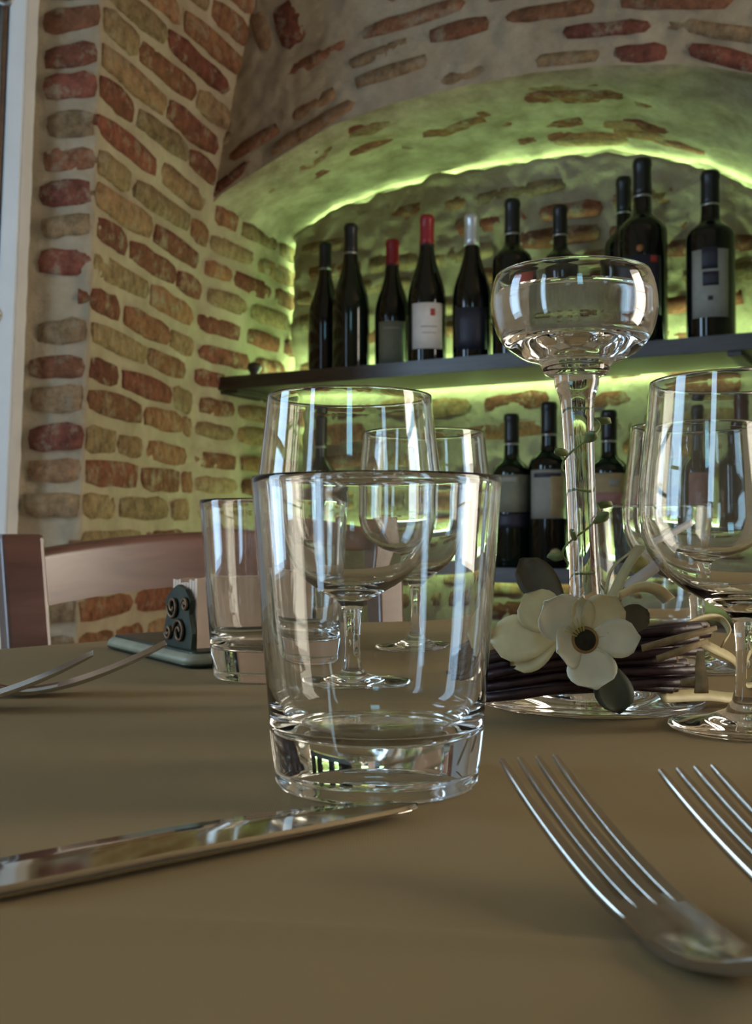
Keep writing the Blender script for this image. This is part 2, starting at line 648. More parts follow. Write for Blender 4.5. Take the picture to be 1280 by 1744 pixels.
CEIL = 1.75
E0 = Q2 + WD * (NICHE_W + 0.0)
E1 = Q2 + WD * 2.9
quad_wall('wall_front_right', [(E0.x, E0.y, ZB), (E1.x, E1.y, ZB), (E1.x, E1.y, CEIL), (E0.x, E0.y, CEIL)], M['mortar'])
F0 = front_pt(0, 1.24)
quad_wall('wall_front_upper', [(F0.x + .004, F0.y + .008, 1.30), (E0.x + .004, E0.y + .008, 1.30), (E0.x + .004, E0.y + .008, CEIL), (F0.x + .004, F0.y + .008, CEIL)], M['mortar'])
quad_wall('wall_pillar_upper', [(Q0.x + .04, Q0.y, 1.41), (Q2.x + .18, Q2.y - .1, 1.41), (Q2.x + .18, Q2.y - .1, CEIL), (Q0.x + .04, Q0.y, CEIL)], M['mortar'])
quad_wall('wall_east', [(E1.x, E1.y, ZB), (2.15, -2.3, ZB), (2.15, -2.3, CEIL), (E1.x, E1.y, CEIL)], M['mortar'])
quad_wall('wall_south', [(2.15, -2.3, ZB), (-1.75, -2.3, ZB), (-1.75, -2.3, CEIL), (2.15, -2.3, CEIL)], M['mortar'])
quad_wall('wall_west', [(-1.75, -2.3, ZB), (-1.75, 1.99, ZB), (-1.75, 1.99, CEIL), (-1.75, -2.3, CEIL)], M['whitewall'])
quad_wall('wall_north', [(-1.75, 1.985, ZB), (-0.50, 1.985, ZB), (-0.50, 1.985, CEIL), (-1.75, 1.985, CEIL)], M['whitewall'])
tag(obj('floor', *box(-1.75, 2.16, -2.3, 3.0, ZB - 0.05, ZB), M['floor'], smooth=False), kind='structure')
tag(obj('ceiling', *box(-1.75, 2.16, -2.3, 3.0, CEIL, CEIL + 0.05), M['mortar'], smooth=False), kind='structure')


# ------------------------------------------------------------------ bricks
def brick_mesh(k):
    rnd = random.Random(100 + k)
    nx, nz = 5, 3
    V, Fc = [], []
    for i in range(nx):
        for j in range(nz):
            x = -0.5 + i / (nx - 1)
            z = -0.5 + j / (nz - 1)
            ex = i in (0, nx - 1)
            ez = j in (0, nz - 1)
            x += rnd.uniform(-.025, .025)
            z += rnd.uniform(-.07, .07)
            y = 0.0
            if ex or ez:
                y = 0.05 + rnd.uniform(-.02, .05)
            if ex and ez:
                x *= 0.93
                z *= 0.80
                y += 0.04
            else:
                y += rnd.uniform(-.025, .025)
            V.append((x, y, z))
    idx = lambda i, j: i * nz + j
    for i in range(nx - 1):
        for j in range(nz - 1):
            Fc.append((idx(i, j), idx(i + 1, j), idx(i + 1, j + 1), idx(i, j + 1)))
    rim = [idx(i, 0) for i in range(nx)] + [idx(nx - 1, j) for j in range(1, nz)] + \
          [idx(i, nz - 1) for i in range(nx - 2, -1, -1)] + [idx(0, j) for j in range(nz - 2, 0, -1)]
    base = len(V)
    for r in rim:
        x, y, z = V[r]
        V.append((x, 1.0, z))
    n = len(rim)
    for a in range(n):
        b = (a + 1) % n
        Fc.append((rim[b], rim[a], base + a, base + b))
    me = bpy.data.meshes.new('brick')
    me.from_pydata(V, [], Fc)
    me.materials.append(M['brick'])
    me.polygons.foreach_set('use_smooth', [True] * len(me.polygons))
    me.update()
    return me


BRICKS = [brick_mesh(k) for k in range(14)]
PAL = [(0.27, 0.115, 0.06), (0.30, 0.14, 0.07), (0.23, 0.085, 0.05), (0.33, 0.19, 0.10), (0.32, 0.21, 0.11), (0.20, 0.07, 0.045), (0.28, 0.18, 0.095), (0.24, 0.08, 0.05)]


def put_brick(parent, p, tx, up, L, H, place, proud, depth=0.03, tilt=0.0):
    """p: point on the wall, tx: tangent, up: up along the wall; the normal points into the room."""
    tx = tx.normalized()
    n = tx.cross(up).normalized()          # points towards the room (front)
    up = n.cross(tx).normalized()
    o = bpy.data.objects.new('brick', random.choice(BRICKS))
    COL.objects.link(o)
    o.parent = parent
    sx = random.choice((-1, 1))
    m = Matrix((( -n.x, 0, 0, 0), (0, 0, 0, 0), (0, 0, 0, 0), (0, 0, 0, 1)))
    q = p + n * proud
    X, Y, Z = tx * L, -n * depth, up * H
    if tilt:
        c, s_ = math.cos(tilt), math.sin(tilt)
        X, Z = (tx * c + up * s_) * L, (up * c - tx * s_) * H
    o.matrix_world = Matrix(((X.x, Y.x, Z.x, q.x), (X.y, Y.y, Z.y, q.y), (X.z, Y.z, Z.z, q.z), (0, 0, 0, 1)))
    c = random.choice(PAL)
    k = random.uniform(0.8, 1.2)
    o.color = (c[0] * k, c[1] * k, c[2] * k, 1)
    return o


UP = Vector((0, 0, 1))
COURSE = 0.0610


def tangent(fn, s, z, e=0.01):
    return (fn(s + e, z) - fn(s - e, z))


def vert(fn, s, z, e=0.02):
    return (fn(s, z + e) - fn(s, z - e)).normalized()


# pillar: one header per course on the narrow face, stretchers and halves on the flank, then the jamb
row = 0
z = -0.175
while z < 1.30:
    zc = z + random.uniform(-0.004, 0.004)
    # narrow face
    L = random.uniform(0.088, 0.108)
    s = CUM[1] - L / 2 - random.uniform(0.0, 0.006)
    if random.random() > 0.03:
        put_brick(wall_left, pillar_pt(s, zc), tangent(pillar_pt, s, zc), UP, L, random.uniform(0.039, 0.048), 'face', random.uniform(0.004, 0.008), tilt=random.uniform(-.04, .06))
    # flank
    s = CUM[1] + random.uniform(0.0, 0.008)
    first = True
    while s < CUM[2] - 0.03:
        L = random.choice((0.12, 0.13)) if (first and row % 2) else random.uniform(0.20, 0.27)
        if random.random() < 0.15:
            L = random.uniform(0.09, 0.14)
        L = min(L, CUM[2] - s - 0.004)
        if L > 0.05 and random.random() > 0.02:
            sc = s + L / 2
            put_brick(wall_left, pillar_pt(sc, zc), tangent(pillar_pt, sc, zc), vert(pillar_pt, sc, zc), L, random.uniform(0.041, 0.050), 'flank', random.uniform(0.0052, 0.0085), tilt=random.uniform(-.015, .015))
        s += L + random.uniform(0.014, 0.024)
        first = False
    # jamb
    s = CUM[2] + random.uniform(0.006, 0.05) * (1 if row % 2 else 0.3)
    while s < CUM[3] - 0.05:
        L = random.uniform(0.10, 0.2)
        L = min(L, CUM[3] - s - 0.01)
        if zc < 0.86 and L > 0.05 and random.random() > 0.08:
            sc = s + L / 2
            put_brick(wall_left, pillar_pt(sc, zc), tangent(pillar_pt, sc, zc), vert(pillar_pt, sc, zc), L, random.uniform(0.034, 0.044), 'jamb', random.uniform(0.0035, 0.0075), tilt=random.uniform(-.02, .02))
        s += L + random.uniform(0.016, 0.03)
    z += COURSE
    row += 1

# wall above the arch
for k, v in enumerate((0.021, 0.066, 0.113, 0.162, 0.212, 0.262)):
    s = (0.03 + 0.07 * (k % 2)) if k < 4 else 0.60
    while s < NICHE_W - 0.02:
        L = random.uniform(0.13, 0.23)
        if random.random() < 0.3:
            L *= 0.6
        sc = s + L / 2
        f = lambda a, b: front_pt(a, interp(FRONT_ARCH, a) + b)
        if random.random() > 0.12:
            put_brick(wall_front, f(sc, v), f(sc + 0.06, v) - f(sc - 0.06, v), UP, L, random.uniform(0.024, 0.033), 'front', random.uniform(0.002, 0.0055))
        s += L + random.uniform(0.02, 0.05)

# upright bricks higher up beside the groin
for s, v, L, H in ((0.255, 0.275, 0.062, 0.105), (0.185, 0.300, 0.04, 0.09), (0.50, 0.262, 0.045, 0.10), (0.545, 0.285, 0.035, 0.08)):
    put_brick(wall_front, f(s, v), f(s + 0.06, v) - f(s - 0.06, v), UP, L, H, 'front', 0.004)

# niche back wall
row = 0
z = -0.10
while z < 0.92:
    s = random.uniform(0.03, 0.08)
    while s < NICHE_W - 0.06:
        L = random.uniform(0.11, 0.23)
        sc = s + L / 2
        if z < min(panel_top(s), panel_top(s + L)) - 0.028 and random.random() > 0.12:
            put_brick(wall_back, back_pt(sc, z + random.uniform(-.006, .006)), WD, UP, L, random.uniform(0.032, 0.044), 'back', random.uniform(0.001, 0.007), tilt=random.uniform(-.06, .06))
        s += L + random.uniform(0.018, 0.04)
    z += 0.060
    row += 1

# a few bricks that show through the soffit plaster
for k in range(36):
    s = random.uniform(0.06, 1.16)
    t = random.uniform(0.12, 0.86)
    tx = (soffit_pt(s + .03, t) - soffit_pt(s - .03, t)).normalized()
    dep = (soffit_pt(s, t + .05) - soffit_pt(s, t - .05)).normalized()
    put_brick(soffit, soffit_pt(s, t), tx, -dep, random.uniform(0.10, 0.19), random.uniform(0.035, 0.05), 'soffit', random.uniform(-0.002, 0.003), tilt=random.uniform(-.15, .15))

# ------------------------------------------------------------------ white frame beside the pillar, with its rod
fr = [pillar_pt(0, zz) for zz in (ZB, ZT)]


def leaning_post(name, x0, x1, y0, y1, mat, bev=0.004):
    vs, fs = box(x0, x1, y0, y1, ZB, CEIL, bev)
    vs = [Vector((v.x + 0.034 * v.z, v.y, v.z)) for v in vs]
    return tag(obj(name, vs, fs, mat, smooth=False), kind='structure')


leaning_post('trim_1', -0.664, -0.631, 1.79, 1.88, M['white'])
leaning_post('trim_2', -0.790, -0.678, 1.80, 1.90, M['white'], 0.008)
rod = thing('vertical_rod', 'thin brown rod in round clips on white frame beside brick pillar', 'rod', (-0.671, 1.795, 0))
obj('bar', *tube([(0.034 * zz, 0, zz) for zz in (ZB + .02, 0.0, 0.5, 1.0, CEIL - .02)], 0.0052, 10), M['rod'], rod)
for zz in (0.455, 1.005):
    ring = [(0.034 * zz + 0.013 * math.cos(a), -0.004, zz + 0.013 * math.sin(a)) for a in np.linspace(0, 2 * math.pi, 17)]
    obj('clip', *tube(ring, 0.0045, 8), M['zinc'], rod)

# ------------------------------------------------------------------ windows and door glass on the west wall (daylight)


def make_window(name, origin, along, inward, width, z0, z1, nz, pane):
    """a framed window lying against a wall: origin = foot of its start, along = direction of its width"""
    fw = 0.05
    A = Matrix(((along[0], inward[0], 0, origin[0]), (along[1], inward[1], 0, origin[1]), (0, 0, 1, 0), (0, 0, 0, 1)))
    vs, fs = [], []

    def add(b):
        o = len(vs)
        vs.extend([A @ Vector(v) for v in b[0]])
        fs.extend([tuple(i + o for i in f) for f in b[1]])

    def part(nm, b, mat, par):
        return obj(nm, [A @ Vector(v) for v in b[0]], b[1], mat, par, smooth=False)
    add(box(-fw, 0, 0, 0.05, z0 - fw, z1 + fw))
    add(box(width, width + fw, 0, 0.05, z0 - fw, z1 + fw))
    add(box(0, width, 0, 0.05, z0 - fw, z0))
    add(box(0, width, 0, 0.05, z1, z1 + fw))
    w = tag(obj(name, vs, fs, M['white'], smooth=False), kind='structure')
    h = (z1 - z0) / nz
    for k in range(nz):
        part('pane_offscreen', box(0, width, 0.010, 0.016, z0 + k * h + 0.008, z0 + (k + 1) * h - 0.008), M[pane], w)
        if k:
            part('glazing_bar', box(0, width, 0, 0.035, z0 + k * h - 0.012, z0 + k * h + 0.012), M['white'], w)
    return w


make_window('window_1_offscreen', (-1.748, 0.55), (0, 1), (1, 0), 0.50, -0.15, 1.15, 2, 'sky')
make_window('window_2_offscreen', (-1.748, -1.06), (0, 1), (1, 0), 0.32, -0.55, 1.35, 1, 'sky')
make_window('window_3_offscreen', (-0.12, -2.298), (1, 0), (0, 1), 0.34, 0.95, 1.60, 1, 'skyhigh')
make_window('door_1_offscreen', (2.120, 0.22), (0, 1), (-1, 0), 0.68, -0.60, 1.30, 3, 'daylight2')

# ------------------------------------------------------------------ shelves with LED strips
SF = Vector((-0.361, 2.44, 0))            # front left corner of the shelves
SH_D = 0.232
ANG = math.atan2(WD.y, WD.x)


def shelf(z_top, label):
    t = thing('wall_shelf', label, 'shelf', (SF.x, SF.y, z_top), ANG, 'dark wooden shelves in the niche')
    L = 1.185
    b = obj('board', *box(0.004, L, 0.0, SH_D, -0.022, 0.0, 0.0015), M['shelf'], t, smooth=False)
    obj('front_lip', *box(0.0, L, -0.012, 0.0005, -0.026, 0.004, 0.0015), M['shelf'], t, smooth=False)
    obj('top_veneer', *box(0.004, L, 0.0, SH_D, 0.0, 0.0012), M['shelf'], t, smooth=False)
    obj('end_strip', *box(-0.003, 0.004, 0.0, SH_D, -0.034, 0.003), M['shelf'], t, smooth=False)
    for x in (0.035, L - 0.04):
        obj('bracket', *box(x - 0.012, x + 0.012, 0.0, SH_D, -0.034, -0.022, 0.001), M['shelf'], t, smooth=False)
    obj('light_strip', *box(0.02, L - 0.02, SH_D + 0.001, SH_D + 0.007, -0.018, -0.004), M['led'], t, smooth=False)
    obj('light_strip', *box(0.02, L - 0.02, SH_D - 0.010, SH_D - 0.002, 0.0012, 0.010), M['ledup'], t, smooth=False)
    return t


sh1 = shelf(0.440 - 0.0012, 'dark wooden shelf with a row of wine bottles under the glowing arch')
obj('end_knob', *lathe([(0, 0), (0.012, 0.0), (0.014, 0.008), (0.010, 0.016), (0.017, 0.026), (0.015, 0.038), (0, 0.043)], 20), M['shelf'], sh1, loc=(0.06, 0.05, 0.0012))
sh2 = shelf(0.010 - 0.0012, 'lower dark wooden shelf behind the table glasses')

# rope light hidden behind the edge of the stone panel
pts = []
for zz in np.linspace(0.30, 0.79, 22):
    pts.append(back_pt(GAP + 0.012, zz) + WN * 0.046)
for s in np.linspace(0.05, 1.14, 60):
    pts.append(back_pt(s, panel_top(s) - 0.007) + WN * 0.048)
rl = thing('rope_light', 'glowing pale green rope light behind the stone panel of the arched niche', 'light', tuple(pts[0]))
obj('tube', *tube([p - pts[0] for p in pts], 0.0060, 10), M['rope'], rl)

# ------------------------------------------------------------------ wine bottles


def shelf_xy(u_px, inset):
    """where the line of bottles standing `inset` behind the shelf front crosses a bearing"""
    O = SF + WN * inset
    r = (u_px - 640) / FPX
    s = (r * O.y - O.x) / (WD.x - WD.y * r)
    p = O + WD * s
    return p


def bottle_profile(kind, H, W):
    r = W / 2
    if kind == 'bordeaux':
        pr = [(0, 0.004), (0.8 * r, 0.0), (0.95 * r, 0.002), (r, 0.008), (r, 0.60 * H), (0.985 * r, 0.625 * H), (0.90 * r, 0.652 * H), (0.72 * r, 0.675 * H), (0.52 * r, 0.695 * H),
              (0.42 * r, 0.715 * H), (0.385 * r, 0.74 * H), (0.37 * r, 0.80 * H), (0.36 * r, 0.955 * H), (0.385 * r, 0.96 * H), (0.385 * r, 0.985 * H), (0.34 * r, H), (0, H)]
    else:
        pr = [(0, 0.004), (0.8 * r, 0.0), (0.95 * r, 0.002), (r, 0.008), (r, 0.42 * H), (0.985 * r, 0.46 * H), (0.93 * r, 0.51 * H), (0.82 * r, 0.565 * H), (0.67 * r, 0.62 * H),
              (0.53 * r, 0.68 * H), (0.42 * r, 0.74 * H), (0.37 * r, 0.80 * H), (0.35 * r, 0.86 * H), (0.345 * r, 0.955 * H), (0.37 * r, 0.96 * H), (0.37 * r, 0.985 * H), (0.33 * r, H), (0, H)]
    return pr


def rad_at(pr, z):
    zs_ = [p[1] for p in pr[2:-1]]
    rs_ = [p[0] for p in pr[2:-1]]
    return float(np.interp(z, zs_, rs_))


def wrap_patch(pr, a0, a1, z0, z1, off, thick=0.0004, na=10, nz=3):
    """curved label patch facing local -y; angles in degrees from the front"""
    V, Fc = [], []
    for lay in (off + thick, off):
        for j in range(nz + 1):
            z = z0 + (z1 - z0) * j / nz
            for i in range(na + 1):
                a = R(a0 + (a1 - a0) * i / na)
                r = rad_at(pr, z) + lay
                V.append((r * math.sin(a), -r * math.cos(a), z))
    W_ = na + 1
    S = (nz + 1) * W_
    for j in range(nz):
        for i in range(na):
            q = j * W_ + i
            Fc.append((q, q + 1, q + 1 + W_, q + W_))
            Fc.append((S + q, S + q + W_, S + q + W_ + 1, S + q + 1))
    rim = list(range(W_)) + [j * W_ + na for j in range(1, nz + 1)] + [nz * W_ + i for i in range(na - 1, -1, -1)] + [j * W_ for j in range(nz - 1, 0, -1)]
    for a, b in zip(rim, rim[1:] + rim[:1]):
        Fc.append((b, a, S + a, S + b))
    return V, Fc


def disc_patch(pr, a_c, z_c, rad, off):
    V, Fc = [], []
    n = 20
    for lay in (off + 0.0004, off):
        for k in range(n):
            t = 2 * math.pi * k / n
            z = z_c + rad * math.sin(t)
            r = rad_at(pr, z) + lay
            a = R(a_c) + rad * math.cos(t) / r
            V.append((r * math.sin(a), -r * math.cos(a), z))
    Fc.append(tuple(range(n)))
    Fc.append(tuple(range(2 * n - 1, n - 1, -1)))
    for k in range(n):
        k2 = (k + 1) % n
        Fc.append((k2, k, n + k, n + k2))
    return V, Fc


def bottle(u, inset, z_shelf, H, W, kind, cap, label, group, labels=(), glass='bottle', cap_len=0.20, turn=0.0):
    p = shelf_xy(u, inset)
    face = math.atan2(p.x, p.y)                    # turned towards the room
    t = thing('wine_bottle', label, 'bottle', (p.x, p.y, z_shelf), -face + R(turn), group)
    pr = bottle_profile(kind, H, W)
    body = obj('bottle_body', *lathe(pr, 36), M[glass], t)
    z0 = H * (1 - cap_len)
    cp = [(rad_at(pr, z0) + 0.0003, z0)]
    for zz in np.linspace(z0, 0.955 * H, 5):
        cp.append((rad_at(pr, zz) + 0.0009, zz))
    cp += [(rad_at(pr, 0.97 * H) + 0.0009, 0.962 * H), (rad_at(pr, 0.97 * H) + 0.0009, 0.985 * H), (rad_at(pr, 0.985 * H) * 0.93, H + 0.0006), (0, H + 0.0008)]
    c = obj('capsule', *lathe(cp, 28), M[cap], t)
    if cap in ('capblack', 'capdarkred', 'capred'):
        obj('foil_band', *lathe([(rad_at(pr, z0) + 0.0006, z0 - 0.001), (rad_at(pr, z0) + 0.0012, z0), (rad_at(pr, z0 + .003) + 0.0012, z0 + 0.003), (rad_at(pr, z0 + .003) + 0.0006, z0 + 0.0035)], 28), M['foil'] if cap != 'capred' else M['capdarkred'], c)
    for spec in labels:
        kindl = spec[0]
        if kindl == 'patch':
            _, nm, mat, a0, a1, f0, f1, subs = spec
            lb = obj(nm, *wrap_patch(pr, a0, a1, f0 * H, f1 * H, 0.0004), M[mat], t)
            for nm2, mat2, b0, b1, g0, g1 in subs:
                obj(nm2, *wrap_patch(pr, b0, b1, g0 * H, g1 * H, 0.0010), M[mat2], lb)
        else:
            _, nm, mat, ac, f, rad = spec
            obj(nm, *disc_patch(pr, ac, f * H, rad, 0.0006), M[mat], t)
    return t


G1 = 'wine bottles on the upper shelf'
G2 = 'wine bottles on the lower shelf'
ZS1, ZS2 = 0.4400, 0.0100
bottle(553, 0.095, ZS1, 0.311, 0.078, 'burgundy', 'capblack', 'plain dark bottle at the shelf end by the vertical glow, beside a taller one', G1)
bottle(597, 0.060, ZS1, 0.333, 0.084, 'burgundy', 'capblack', 'tall plain dark sloping-shouldered bottle beside the short red-capped bottle', G1, glass='bottle2')
bottle(668, 0.085, ZS1, 0.292, 0.078, 'burgundy', 'capred', 'shorter red-capped wine bottle with a dull olive label', G1,
       [('patch', 'label', 'labelolive', -48, 44, 0.035, 0.36, [('label_line', 'labelgrey', -30, 26, 0.30, 0.315)])])
bottle(727, 0.060, ZS1, 0.326, 0.083, 'burgundy', 'capred', 'taller red-capped wine bottle with a white label and red emblem', G1,
       [('patch', 'label', 'labelwhite', -48, 52, 0.10, 0.40, [('emblem', 'inkred', 10, 24, 0.315, 0.36), ('label_line', 'labelgrey', -18, 30, 0.24, 0.248), ('label_line', 'labelgrey', -14, 26, 0.20, 0.206)])])
bottle(804, 0.075, ZS1, 0.318, 0.083, 'burgundy', 'capsilver', 'dark wine bottle with a silver capsule and black label', G1,
       [('patch', 'label', 'labeldark', -46, 46, 0.08, 0.36, [])], cap_len=0.21)
bottle(873, 0.070, ZS1, 0.335, 0.083, 'bordeaux', 'capblack', 'black square-shouldered bottle with a wine-red label beside the silver-capped bottle', G1,
       [('patch', 'label', 'inkred', -30, 50, 0.22, 0.50, [])], cap_len=0.22)
bottle(955, 0.085, ZS1, 0.312, 0.077, 'bordeaux', 'capblack', 'black bottle standing behind the glass candle holder bowl', G1, cap_len=0.20)
bottle(1064, 0.175, ZS1, 0.380, 0.080, 'bordeaux', 'capblack', 'dark bottle half hidden behind the biggest bottle on the shelf', G1)
bottle(1096, 0.065, ZS1, 0.372, 0.094, 'bordeaux', 'capblack', 'biggest black bottle with an orange seal and red corner label', G1,
       [('disc', 'seal', 'inkorange', -6, 0.505, 0.007), ('patch', 'label', 'labeldark', -46, 46, 0.16, 0.47, [('corner_mark', 'inkred', 18, 34, 0.43, 0.465)])])
bottle(1212, 0.060, ZS1, 0.326, 0.090, 'bordeaux', 'capblack', 'black bottle with a pale grey label bearing a dark central panel', G1,
       [('patch', 'label', 'labelgrey', -46, 44, 0.13, 0.52, [('label_panel', 'labeldark', -20, 16, 0.405, 0.53), ('label_panel', 'labeldark', -18, 18, 0.31, 0.39),
                                                            ('label_dot', 'labeldark', -6, 5, 0.225, 0.25)]),
        ('disc', 'emblem', 'labelwhite', 0, 0.465, 0.0065)])

bottle(538, 0.080, ZS2, 0.335, 0.083, 'bordeaux', 'capblack', 'dark bottle on the lower shelf near the brick pillar seen through a wine glass', G2)
bottle(871, 0.075, ZS2, 0.319, 0.081, 'bordeaux', 'capblack', 'dark lower-shelf bottle with a dull grey-olive label', G2,
       [('patch', 'label', 'labelolive', -60, 62, 0.36, 0.60, [('label_line', 'labelgrey', -40, 20, 0.555, 0.585)]), ('patch', 'label', 'labeldark', -60, 60, 0.26, 0.35, [])], glass='bottle2')
bottle(935, 0.070, ZS2, 0.338, 0.084, 'bordeaux', 'capblack', 'lower-shelf bottle with a tan panel label and a round gold sticker', G2,
       [('patch', 'label', 'labelgrey', -58, 52, 0.30, 0.59, [('label_panel', 'labeltan', 4, 40, 0.31, 0.55), ('label_line', 'labeldark', -44, 34, 0.545, 0.57)]),
        ('disc', 'round_sticker', 'gold', 17, 0.085, 0.0125)])
bottle(1037, 0.075, ZS2, 0.316, 0.080, 'bordeaux', 'capblack', 'lower-shelf bottle with a rose and tan label beside the candle holder stem', G2,
       [('patch', 'label', 'labeltan', -56, 50, 0.40, 0.60, [('label_panel', 'labelpink', -50, 44, 0.40, 0.48), ('emblem', 'labelgrey', 0, 28, 0.52, 0.56)])], glass='bottle2')
bottle(1172, 0.080, ZS2, 0.312, 0.080, 'bordeaux', 'capblack', 'lower-shelf bottle with a pink label behind the far wine glass', G2,
       [('patch', 'label', 'labelpink', -30, 50, 0.34, 0.60, [])])
bottle(1262, 0.075, ZS2, 0.322, 0.080, 'bordeaux', 'capdarkred', 'dark unlabelled lower-shelf bottle next to the pink-labelled one', G2)

# ------------------------------------------------------------------ table and tablecloth
TC = (0.10, 0.42)
TR = 0.520
tb = thing('round_table', 'round wooden table under the brown tablecloth', 'table', (TC[0], TC[1], -0.75))
obj('table_top', *lathe([(0, 0.715), (TR - 0.02, 0.715), (TR - 0.012, 0.72), (TR - 0.012, 0.742), (TR - 0.018, 0.7465), (0, 0.7465)], 96), M['tabletop'], tb)
obj('pedestal', *lathe([(0, 0.02), (0.05, 0.02), (0.05, 0.05), (0.03, 0.10), (0.028, 0.40), (0.04, 0.60), (0.09, 0.70), (0.09, 0.715), (0, 0.715)], 32), M['tabletop'], tb)
for k in range(4):
    a = k * math.pi / 2
    c, s_ = math.cos(a), math.sin(a)
    obj('leg', *tube([(0.03 * c, 0.03 * s_, 0.09), (0.18 * c, 0.18 * s_, 0.05), (0.34 * c, 0.34 * s_, 0.018)], [0.028, 0.024, 0.018], 10), M['tabletop'], tb)


def cloth_z(x, y):
    """low ridges pressed into the cloth by folding (world x, y)"""
    z = 0.0
    # a fold that crosses in front of the fork and knife
    d = (y - 0.2335) + 0.135 * (x + 0.075)
    z += 0.0019 * math.exp(-(d / 0.0036) ** 2)
    # a short crease towards the lens
    d2 = (x - 0.0255) - 0.10 * (y - 0.18)
    z += 0.0018 * math.exp(-(d2 / 0.0035) ** 2) * math.exp(-((y - 0.175) / 0.028) ** 2)
    z += 0.0007 * math.exp(-((x - 0.040) / 0.006) ** 2) * math.exp(-((y - 0.19) / 0.02) ** 2)
    return z


rings, seg = [], 220
rr = list(np.linspace(0.0, TR - 0.012, 200))
V, Fc = [(0, 0, 0)], []
prev = None
drop = [(TR - 0.008, -0.0005), (TR - 0.003, -0.003), (TR + 0.001, -0.008), (TR + 0.003, -0.02), (TR + 0.004, -0.06), (TR + 0.006, -0.12), (TR + 0.008, -0.19), (TR + 0.010, -0.26)]
for ri, r in enumerate(rr[1:] + drop):
    idx0 = len(V)
    for k in range(seg):
        a = 2 * math.pi * k / seg
        if isinstance(r, tuple):
            rad, zz = r
            w = min(1, -zz / 0.2)
            rad = rad + w * (0.020 * math.sin(a * 13 + 0.6 * math.sin(3 * a)) + 0.006 * math.sin(29 * a)) + 0.012 * w
        else:
            rad = r
            zz = cloth_z(TC[0] + rad * math.cos(a), TC[1] + rad * math.sin(a))
        V.append((rad * math.cos(a), rad * math.sin(a), zz))
    if prev is None:
        for k in range(seg):
            Fc.append((0, idx0 + k, idx0 + (k + 1) % seg))
    else:
        for k in range(seg):
            k2 = (k + 1) % seg
            Fc.append((prev + k, idx0 + k, idx0 + k2, prev + k2))
    prev = idx0
tc_o = obj('tablecloth', V, Fc, M['cloth'], loc=(TC[0], TC[1], 0))
sol = tc_o.modifiers.new('thickness', 'SOLIDIFY')
sol.thickness = 0.0012
sol.offset = -1
tag(tc_o, 'plain brown tablecloth with pressed creases covering the round table', 'tablecloth')


# ------------------------------------------------------------------ glassware
def tumbler(loc, label, rz=0.0):
    pr = [(0, 0.0030), (0.020, 0.0026), (0.0295, 0.0010), (0.0320, 0.0000), (0.0335, 0.0004), (0.0344, 0.0018), (0.0347, 0.0045), (0.03455, 0.0056), (0.0350, 0.0066),
          (0.0362, 0.018), (0.0372, 0.030), (0.0392, 0.055), (0.0410, 0.080), (0.0423, 0.0985), (0.0426, 0.1012), (0.0427, 0.1028), (0.0424, 0.1036), (0.0417, 0.1038),
          (0.0410, 0.1032), (0.0407, 0.1015), (0.0402, 0.0970), (0.0388, 0.078), (0.0368, 0.052), (0.0350, 0.034), (0.0338, 0.026), (0.0320, 0.0212), (0.0285, 0.0184),
          (0.0225, 0.0170), (0.012, 0.0164), (0, 0.0162)]
    v, f = lathe(pr, 96)
    o = obj('tumbler', v, f, M['glass'], loc=loc)
    o.rotation_euler[2] = rz
    return tag(o, label, 'glass', 'water tumblers on the table')


def wine_glass(loc, label):
    t = thing('wine_glass', label, 'glass', loc, 0, 'stemmed wine glasses on the table')
    foot = [(0, 0.0012), (0.020, 0.0010), (0.0315, 0.0), (0.0328, 0.0004), (0.0332, 0.0013), (0.0325, 0.0021), (0.026, 0.0030), (0.016, 0.0046), (0.0085, 0.0078), (0.0058, 0.012)]
    stem = [(0.0058, 0.012), (0.0046, 0.018), (0.0041, 0.028), (0.0043, 0.038), (0.0056, 0.046), (0.0085, 0.0505)]
    outer = [(0.0085, 0.0505), (0.0165, 0.0545), (0.0265, 0.0600), (0.0355, 0.0680), (0.0415, 0.0770), (0.0446, 0.0870), (0.0452, 0.0960), (0.0446, 0.1080), (0.0430, 0.1230), (0.0412, 0.1390), (0.0401, 0.1500)]
    rim = [(0.0399, 0.1510), (0.0395, 0.1512), (0.0391, 0.1508)]
    inner = [(0.0392, 0.1495), (0.0402, 0.1390), (0.0420, 0.1230), (0.0436, 0.1080), (0.0442, 0.0960), (0.0436, 0.0875), (0.0405, 0.0780), (0.0345, 0.0695), (0.0255, 0.0620), (0.0150, 0.0575), (0, 0.0555)]
    outer = [tuple(p) for p in spline(outer, 3)]
    stem = [tuple(p) for p in spline(stem, 3)]
    obj('foot', *lathe(foot, 72), M['glass'], t)
    obj('stem', *lathe(stem, 72), M['glass'], t)
    obj('bowl', *lathe(outer + rim + [tuple(p) for p in spline(inner, 3)], 72), M['glass'], t)
    return t


def on_table(u, Y, z=0.0):
    return ((u - 640) / FPX * Y, Y, z)


CZ = 0.0003
tumbler(on_table(641, 0.360, CZ), 'large clear water tumbler standing beside the knife tip')
tumbler(on_table(464, 0.622, CZ), 'clear water tumbler standing in front of the napkin holder', 0.3)
tumbler(on_table(1105, 0.752, CZ), 'clear water tumbler behind the flower and candle holder', 0.6)
wine_glass(on_table(595, 0.512, CZ), 'stemmed wine glass directly behind the large water tumbler')
wine_glass(on_table(1268, 0.458, CZ), 'stemmed wine glass nearest the two forks, beside the candle holder foot')
wine_glass(on_table(722, 0.700, CZ), 'stemmed wine glass at the far side between the tumblers')
wine_glass(on_table(1186, 0.655, CZ), 'stemmed wine glass behind the twig bundle, next to the far tumbler')

# tall glass candle holder with a bowl of water
CH = on_table(1000, 0.535, CZ)


